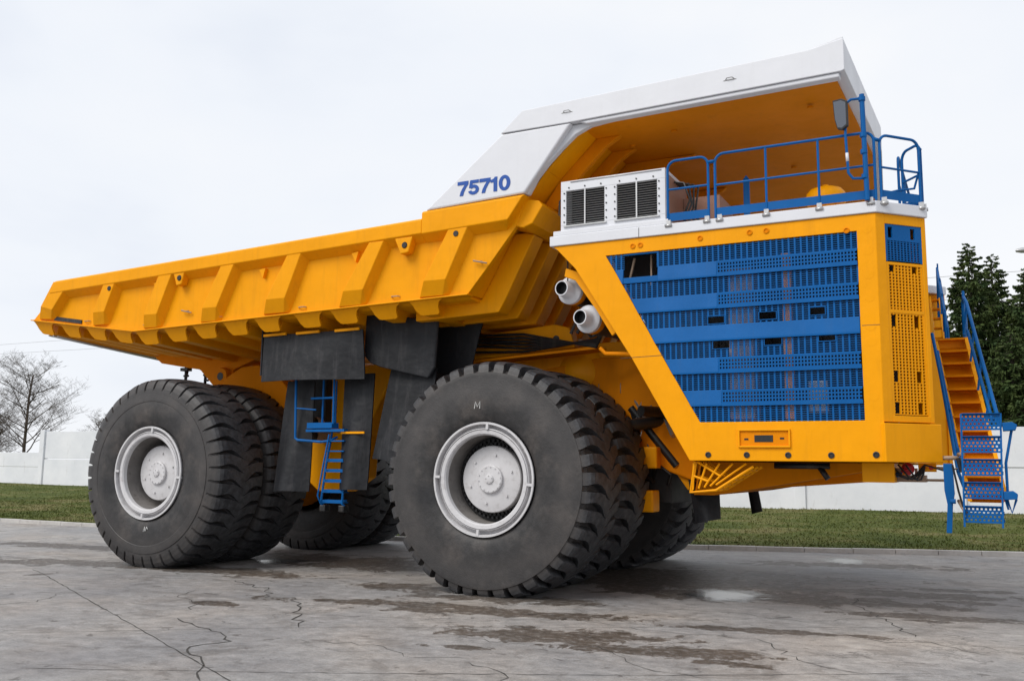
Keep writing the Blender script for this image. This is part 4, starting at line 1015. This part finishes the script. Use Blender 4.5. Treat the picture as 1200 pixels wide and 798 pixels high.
# kerb line and lawn bank
KL = [(-140,6.5),(-60,7.2),(-23.5,7.45),(-13.5,7.9),(-6,8.95),(.9,10.95),(4.4,12.2),(8.4,13.6),(20,17.8),(60,31)]
def kerb_y(x):
    for a, b in zip(KL[:-1], KL[1:]):
        if a[0] <= x <= b[0]: return a[1]+(b[1]-a[1])*(x-a[0])/(b[0]-a[0])
    return KL[-1][1]
km = paint('kerb_concrete', (.50,.48,.46,1), .8, .2, (.2,.18,.15,1), .5, streak=False)
mb = MB()
for a, b in zip(KL[:-1], KL[1:]):
    A, Bq = Vector(a), Vector(b); t = (Bq-A).normalized(); q = Vector((-t.y,t.x)); nseg = max(1, int((Bq-A).length/1.0)); 
    for i in range(nseg):
        p0 = A.lerp(Bq, i/nseg); p1 = A.lerp(Bq, (i+1)/nseg) - t*.012; z = .12 + random.uniform(-.008,.008)
        mb.prism([(p0.x,p0.y,-.05),(p1.x,p1.y,-.05),(p1.x,p1.y,z),(p0.x,p0.y,z)], (q.x*.16,q.y*.16,0))
tag(mb.build('kerb', km, None, bevel=.01), kind='structure')
def hill(x, y):
    k = kerb_y(x)+.15; t = max(0, min(1, (y-k)/max(1,(25.6-k)))); 
    base = .55 + .0 if x > -20 else .55
    top = .52 + .010*max(0,x) if x > -20 else .55 + .004*(-20-x)
    s = t*t*(3-2*t)
    return .10 + (top-.10)*(.5*s+.5*t) + .04*math.sin(x*.6)*math.sin(y*.5)*min(1,t*4)
def grass_mat():
    m, nt, N, L, B = nodes('lawn'); tc = N.new('ShaderNodeTexCoord').outputs['Object']
    n1 = noise(N, L, .5, 6, .65, tc, (.6,1,1)); n2 = noise(N, L, 9, 6, .7, tc)
    a = ramp(N, L, n1.outputs['Fac'], [(.3, (.045,.064,.014,1)), (.5, (.088,.104,.026,1)), (.66, (.19,.165,.075,1))])
    c = mix(N, L, a.outputs['Color'], ramp(N, L, n2.outputs['Fac'], [(.3, g(.55)), (.7, g(1.4))]).outputs['Color'], 1, 'MULTIPLY')
    L.new(c, B.inputs['Base Color']); B.inputs['Roughness'].default_value = .9; B.inputs['Specular IOR Level'].default_value = .1
    bp = N.new('ShaderNodeBump'); bp.inputs['Strength'].default_value = .8; bp.inputs['Distance'].default_value = .08
    L.new(n2.outputs['Fac'], bp.inputs['Height']); L.new(bp.outputs['Normal'], B.inputs['Normal']); return m
gm = grass_mat()
mb = MB(); nx, ny = 200, 26; vs = []; fs = []
for i in range(nx+1):
    x = -100 + 140*i/nx; k = kerb_y(x)+.15
    for j in range(ny+1):
        y = k + (26.4-k)*j/ny; vs.append((x, y, hill(x, y)))
for i in range(nx):
    for j in range(ny): a = i*(ny+1)+j; fs.append((a,a+ny+1,a+ny+2,a+1))
mb.add(vs, fs, True); lawn = mb.build('lawn', gm, None); tag(lawn, kind='structure')
mb = MB(); mb.add([(-2500,26.4,.5),(2500,26.4,.5),(2500,2900,.5),(-2500,2900,.5)], [(0,1,2,3)]); tag(mb.build('field', gm, None), kind='structure')
mb = MB(); rnd = random.Random(11)
vs = []; fs = []
for k in range(62000):
    x = rnd.uniform(-34,13) if rnd.random() < .75 else rnd.uniform(-60,-20)
    kk = kerb_y(x)+.18; u = rnd.random()**1.3; y = kk + (25.9-kk)*u
    z = hill(x,y); h = rnd.uniform(.025,.07)*(1 if u > .02 else .8); a = rnd.uniform(0,PI); w = rnd.uniform(.012,.03)
    dx, dy = math.cos(a)*w, math.sin(a)*w; lx, ly = rnd.uniform(-.05,.05), rnd.uniform(-.05,.05)
    b = len(vs); vs += [(x-dx,y-dy,z-.01),(x+dx,y+dy,z-.01),(x+lx,y+ly,z+h)]; fs.append((b,b+1,b+2))
mb.add(vs, fs)
tag(mb.build('grass', gm, None), 'short green and straw coloured lawn grass between the kerb and the white wall', 'grass', kind='stuff')

# ------------------------------------------------------------------ concrete wall of white panels
def wall_mat():
    m, nt, N, L, B = nodes('whitewashed_concrete'); tc = N.new('ShaderNodeTexCoord').outputs['Object']
    n1 = noise(N, L, .6, 6, .6, tc); n2 = noise(N, L, 2.2, 8, .75, tc, (1,1,.35)); n3 = noise(N, L, 3.5, 8, .7, tc)
    c = ramp(N, L, n1.outputs['Fac'], [(.3, (.66,.68,.72,1)), (.7, (.78,.79,.82,1))]).outputs['Color']
    c = mix(N, L, c, (.36,.34,.32,1), ramp(N, L, n2.outputs['Fac'], [(.58, g(0)), (.78, g(.55))]).outputs['Color'])
    # splashed earth along the foot
    s = N.new('ShaderNodeSeparateXYZ'); L.new(tc, s.inputs[0])
    a = N.new('ShaderNodeMath'); a.operation = 'MULTIPLY_ADD'; L.new(n3.outputs['Fac'], a.inputs[0]); a.inputs[1].default_value = 1.0; L.new(s.outputs[2], a.inputs[2])
    c = mix(N, L, (.25,.24,.19,1), c, ramp(N, L, a.outputs[0], [(.95, g(0)), (1.25, g(1))]).outputs['Color'])
    L.new(c, B.inputs['Base Color']); B.inputs['Roughness'].default_value = .85
    bp = N.new('ShaderNodeBump'); bp.inputs['Strength'].default_value = .3; bp.inputs['Distance'].default_value = .03; L.new(n3.outputs['Fac'], bp.inputs['Height']); L.new(bp.outputs['Normal'], B.inputs['Normal'])
    return m
wmt = wall_mat()
W = empty('concrete_wall', (0,26,.4)); tag(W, 'long whitewashed wall of concrete panels behind the lawn and the truck', 'wall')
def wchild(mb, name, m=wmt):
    o = mb.build(name, m, None, bevel=.015); o.parent = W; o.matrix_parent_inverse = Matrix.Translation((0,-26,-.4)); return o
for k in range(-6, 14):
    xp = .7 - 5.94*k
    low = k >= 8
    zt_ = (4.05 if k >= 4 else 3.84); pz = zt_+ .08
    mb = MB(); mb.box(xp-.21,xp+.21,25.82,26.2,.0,pz if k <= 8 else 2.75)
    wchild(mb, 'wall_post')
    x0, x1 = xp-5.94+.21, xp-.21
    if low: z_ = 2.68 - .0*(k-8)
    else: z_ = zt_
    rnd = random.Random(k)
    mid = 2.30 if not low else 1.75
    for z0, z1 in ((.0,mid-.02),(mid+.01,z_)):
        mb = MB(); mb.box(x0, x1, 25.93+rnd.uniform(-.015,.015), 26.1, z0, z1+rnd.uniform(-.015,.015)); wchild(mb, 'wall_panel')

# ------------------------------------------------------------------ trees
bark = paint('bark', (.085,.065,.05,1), .9, .4, streak=False)
def leaf_mat(name, c0, c1):
    m, nt, N, L, B = nodes(name); tc = N.new('ShaderNodeTexCoord').outputs['Object']
    n1 = noise(N, L, 1.3, 4, .6, tc); a = ramp(N, L, n1.outputs['Fac'], [(.35, c0), (.65, c1)])
    L.new(a.outputs['Color'], B.inputs['Base Color']); B.inputs['Roughness'].default_value = .75; B.inputs['Specular IOR Level'].default_value = .2
    return m
needle = leaf_mat('spruce_needles', (.030,.058,.018,1), (.085,.115,.032,1))
def spruce(x, y, z, H, seed, label, grp='spruces behind the wall', dens=1.0, R=3.2):
    rnd = random.Random(seed); root = empty('spruce_tree', (x,y,z)); tag(root, label, 'tree', grp)
    mb = MB(); mb.tube([(0,0,-.3),(0.05,0,H*.35),(0,.05,H*.7),(0,0,H*.97)], .24, 8, r1=.02); tr = mb.build('trunk', bark, root)
    vs = []; fs = []; br = MB()
    nb = int(150*dens)
    for b in range(nb):
        t = (b+.5)/nb; h = H*(.10 + .89*t**.85); a = b*2.399 + rnd.uniform(-.4,.4)
        Lb = R*((1-(h/H))**.72)*rnd.uniform(.62,1.12) + .12
        d = Vector((math.cos(a),math.sin(a),0)); droop = -.28*Lb*rnd.uniform(.5,1.3); lift = .20*Lb
        pts = [Vector((0,0,h)) + d*Lb*s + Vector((0,0,droop*s*1.3*(1-.0)+lift*s*s*1.2)) for s in (0,.35,.7,1)]
        br.tube(pts, .035*(1-t)+.012, 4, r1=.006, cap=False)
        nt_ = int(Lb*46)+14
        for k in range(nt_):
            s = rnd.random()**.7; s = .12+.88*s
            i = min(2, int(s*3)); f = s*3-i; i2 = i+1
            p = pts[i].lerp(pts[i2], f)
            side = Vector((-d.y,d.x,0))*rnd.choice((-1,1)); ln = (.55*(1-s)+.22)*rnd.uniform(.5,1.1)*min(1,Lb*.8)
            dirv = (d*rnd.uniform(.2,.8) + side*rnd.uniform(.2,1) + Vector((0,0,rnd.uniform(-.75,.12)))).normalized()
            if rnd.random() < .25: dirv = (d*.4 + Vector((0,0,-1))+side*rnd.uniform(-.3,.3)).normalized()
            wv = dirv.cross(Vector((rnd.uniform(-1,1),rnd.uniform(-1,1),rnd.uniform(.2,1)))).normalized()*rnd.uniform(.035,.075)
            q = p + dirv*ln; mpt = p.lerp(q,.45)
            n0 = len(vs); vs += [p, mpt+wv, q, mpt-wv]; fs.append((n0,n0+1,n0+2,n0+3))
    br.build('branches', bark, tr)
    mb = MB(); mb.add(vs, fs); mb.build('crown', needle, root)
    return root
spruce(7.25,39,.5,13.6,1,'tallest dark spruce behind the wall, just right of the truck stairs',dens=1.5,R=3.6)
spruce(8.35,41.5,.5,13.4,2,'dark green spruce behind the tallest one, its tip a little lower and to the right',dens=1.4,R=3.4)
spruce(9.9,38,.5,11.9,3,'dark green spruce cut off by the right edge of the photo, behind the wall',dens=1.4,R=3.6)
spruce(7.0,45,.5,9.0,4,'short spruce half hidden between the truck stairs and the tallest spruce',dens=1.0)
spruce(8.9,35,.5,8.2,5,'broad low spruce in front of the tall ones, below the street lamp',dens=1.3,R=3.6)
def bare_tree(x, y, z, H, seed, label, name='bare_tree', depth=6, spread=1.0, grp=None):
    rnd = random.Random(seed); root = empty(name, (x,y,z)); tag(root, label, 'tree' if 'tree' in name else 'shrub', grp)
    tk = MB(); cr = MB()
    def grow(p, d, ln, r, lev):
        n = 4; pts = [p]; dd = d.copy()
        for i in range(n):
            dd = (dd + Vector((rnd.uniform(-.16,.16),rnd.uniform(-.16,.16),rnd.uniform(-.04,.12)))).normalized(); pts.append(pts[-1] + dd*ln/n)
        (tk if lev == 0 else cr).tube(pts, r, 7 if lev == 0 else (5 if lev < 3 else 3), r1=r*.45, cap=False)
        if lev >= depth: return
        kids = rnd.choice((3,4,4,5))
        for k in range(kids if lev else 22):
            t = rnd.uniform(.22,1) if lev else .16+.82*(k+.5)/22
            i = min(n-1, int(t*n)); q = pts[i].lerp(pts[i+1], t*n-i)
            a = rnd.uniform(0,2*PI) if lev else k*2.4; side = Vector((math.cos(a),math.sin(a),rnd.uniform(-.1,.55)))
            nd_ = (dd*(.55 if lev else .35) + side*.85*spread).normalized()
            l2 = ln*rnd.uniform(.48,.78) if lev else H*(.42-.26*t)*rnd.uniform(.8,1.2)
            grow(q, nd_, l2, max(.006, r*(.42 if lev == 0 else .55)*(1-.4*t)), lev+1)
    grow(Vector((0,0,-.2)), Vector((0,0,1)), H*.92, H*.016, 0)
    tk.build('trunk', bark, root, auto=60); cr.build('crown', bark, root, auto=60)
    return root
bare_tree(-63.5,36.5,1.2,9.4,3,'bare leafless tree with a straight trunk behind the low wall at left',depth=5,spread=1.0)
GS = 'bare shrubs behind the wall'
bare_tree(-58.5,39,1.2,5.2,5,'sparse bare shrub showing over the tall wall right of the leafless tree','bare_shrub',4,1.2,GS)
bare_tree(-66.5,35,1.2,5.6,6,'thick bare shrub against the foot of the leafless tree, at the left edge','bare_shrub',5,1.3,GS)
bare_tree(-62.2,33,1.2,4.6,8,'low bare shrub between the leafless tree and the wall post','bare_shrub',4,1.3,GS)

# ------------------------------------------------------------------ street lamp and wires
sl = empty('street_lamp', (10.6,21,.5)); tag(sl, 'grey street lamp reaching in from the right edge above the spruces', 'street lamp')
def slc(mb, name, m): o = mb.build(name, m, None); o.parent = sl; o.matrix_parent_inverse = Matrix.Translation((-10.6,-21,-.5)); return o
mb = MB(); mb.tube([(10.6,21,.3),(10.6,21,9.2)], .09, 10, r1=.06); slc(mb, 'pole', M['steel'])
mb = MB(); mb.tube([(10.6,21,9.2),(10.3,21,9.32),(9.3,20.6,9.45)], .035, 8); slc(mb, 'arm', M['steel'])
mb = MB(); mb.lathe([(.0,-.40),(.07,-.38),(.13,-.2),(.14,.05),(.10,.3),(.05,.38),(.0,.39)], 16, c=(9.2,20.55,9.44), frame=(Vector((0,1,0)),Vector((.0,0,.7)),Vector((1,.3,.05)).normalized())); slc(mb, 'lamp_head', M['steel'])
WIRES = [((-140,60,16.75),(60,60,16.1),'upper of the two thin wires crossing the sky behind the truck and spruces'),
         ((-140,60,15.75),(60,60,14.1),'lower of the two thin wires crossing the sky behind the truck and spruces')]
wirem = flat('wire', (.35,.35,.37,1), .6)
for a, b, lab in WIRES:
    a, b = Vector(a), Vector(b); mb = MB(); mb.tube([a.lerp(b,t/20) for t in range(21)], .016, 4)
    tag(mb.build('power_line', wirem, None), lab, 'wire', 'overhead wires')

# ------------------------------------------------------------------ light, world, camera
w = bpy.data.worlds.new('World'); S.world = w; w.use_nodes = True; N = w.node_tree.nodes; L = w.node_tree.links
bg = N['Background']; sky = N.new('ShaderNodeTexSky'); sky.sky_type = 'NISHITA'; sky.sun_disc = False
SUN_EL, SUN_AZ = 46, 243       # azimuth measured from +x, anticlockwise; sun stands to the left behind the camera
sky.sun_elevation = math.radians(SUN_EL); sky.sun_rotation = math.radians(90 - SUN_AZ); sky.air_density = 1; sky.dust_density = 2
tc = N.new('ShaderNodeTexCoord'); nz = noise(N, L, 1.5, 5, .5, tc.outputs['Generated'], (1,1,2.5), .3)
cl = ramp(N, L, nz.outputs['Fac'], [(.25, (7.0,7.6,8.8,1)), (.5, (9.0,9.35,9.95,1)), (.72, (9.8,9.9,10.1,1))])
m_ = mix(N, L, sky.outputs['Color'], cl.outputs['Color'], .95)
L.new(m_, bg.inputs['Color']); bg.inputs['Strength'].default_value = .066
sd = bpy.data.lights.new('sun', 'SUN'); sd.energy = 1.5; sd.angle = math.radians(30); sd.color = (1,.965,.91)
so = bpy.data.objects.new('sun', sd); COL.objects.link(so)
dirv = Vector((math.cos(math.radians(SUN_AZ))*math.cos(math.radians(SUN_EL)), math.sin(math.radians(SUN_AZ))*math.cos(math.radians(SUN_EL)), math.sin(math.radians(SUN_EL))))
so.rotation_euler = dirv.to_track_quat('Z', 'Y').to_euler(); so.location = dirv*60
cam = bpy.data.cameras.new('camera'); co = bpy.data.objects.new('camera', cam); COL.objects.link(co); S.camera = co
yaw, pit, roll, f = 2.044674443348469, 0.13426852105167203, 0.010900656192581995, 1083.5821
d = Vector((math.cos(yaw)*math.cos(pit), math.sin(yaw)*math.cos(pit), math.sin(pit)))
r = Vector((math.sin(yaw), -math.cos(yaw), 0)); u = r.cross(d)
r2 = r*math.cos(roll) + u*math.sin(roll); u2 = -r*math.sin(roll) + u*math.cos(roll)
mt = Matrix.Identity(4)
for i in range(3): mt[i][0], mt[i][1], mt[i][2] = r2[i], u2[i], -d[i]
mt.translation = (7.6729,-13.9073,2.1758); co.matrix_world = mt
cam.sensor_width = 36; cam.lens = f/1200*36; cam.clip_end = 6000; cam.clip_start = .1
S.view_settings.view_transform = 'Standard'; S.view_settings.look = 'None'; S.view_settings.gamma = 1; S.view_settings.exposure = .62
try: S.view_settings.use_curve_mapping = False
except Exception: pass
S.render.engine = 'CYCLES'; S.cycles.use_denoising = True; S.cycles.max_bounces = 6; S.cycles.diffuse_bounces = 3; S.cycles.glossy_bounces = 3
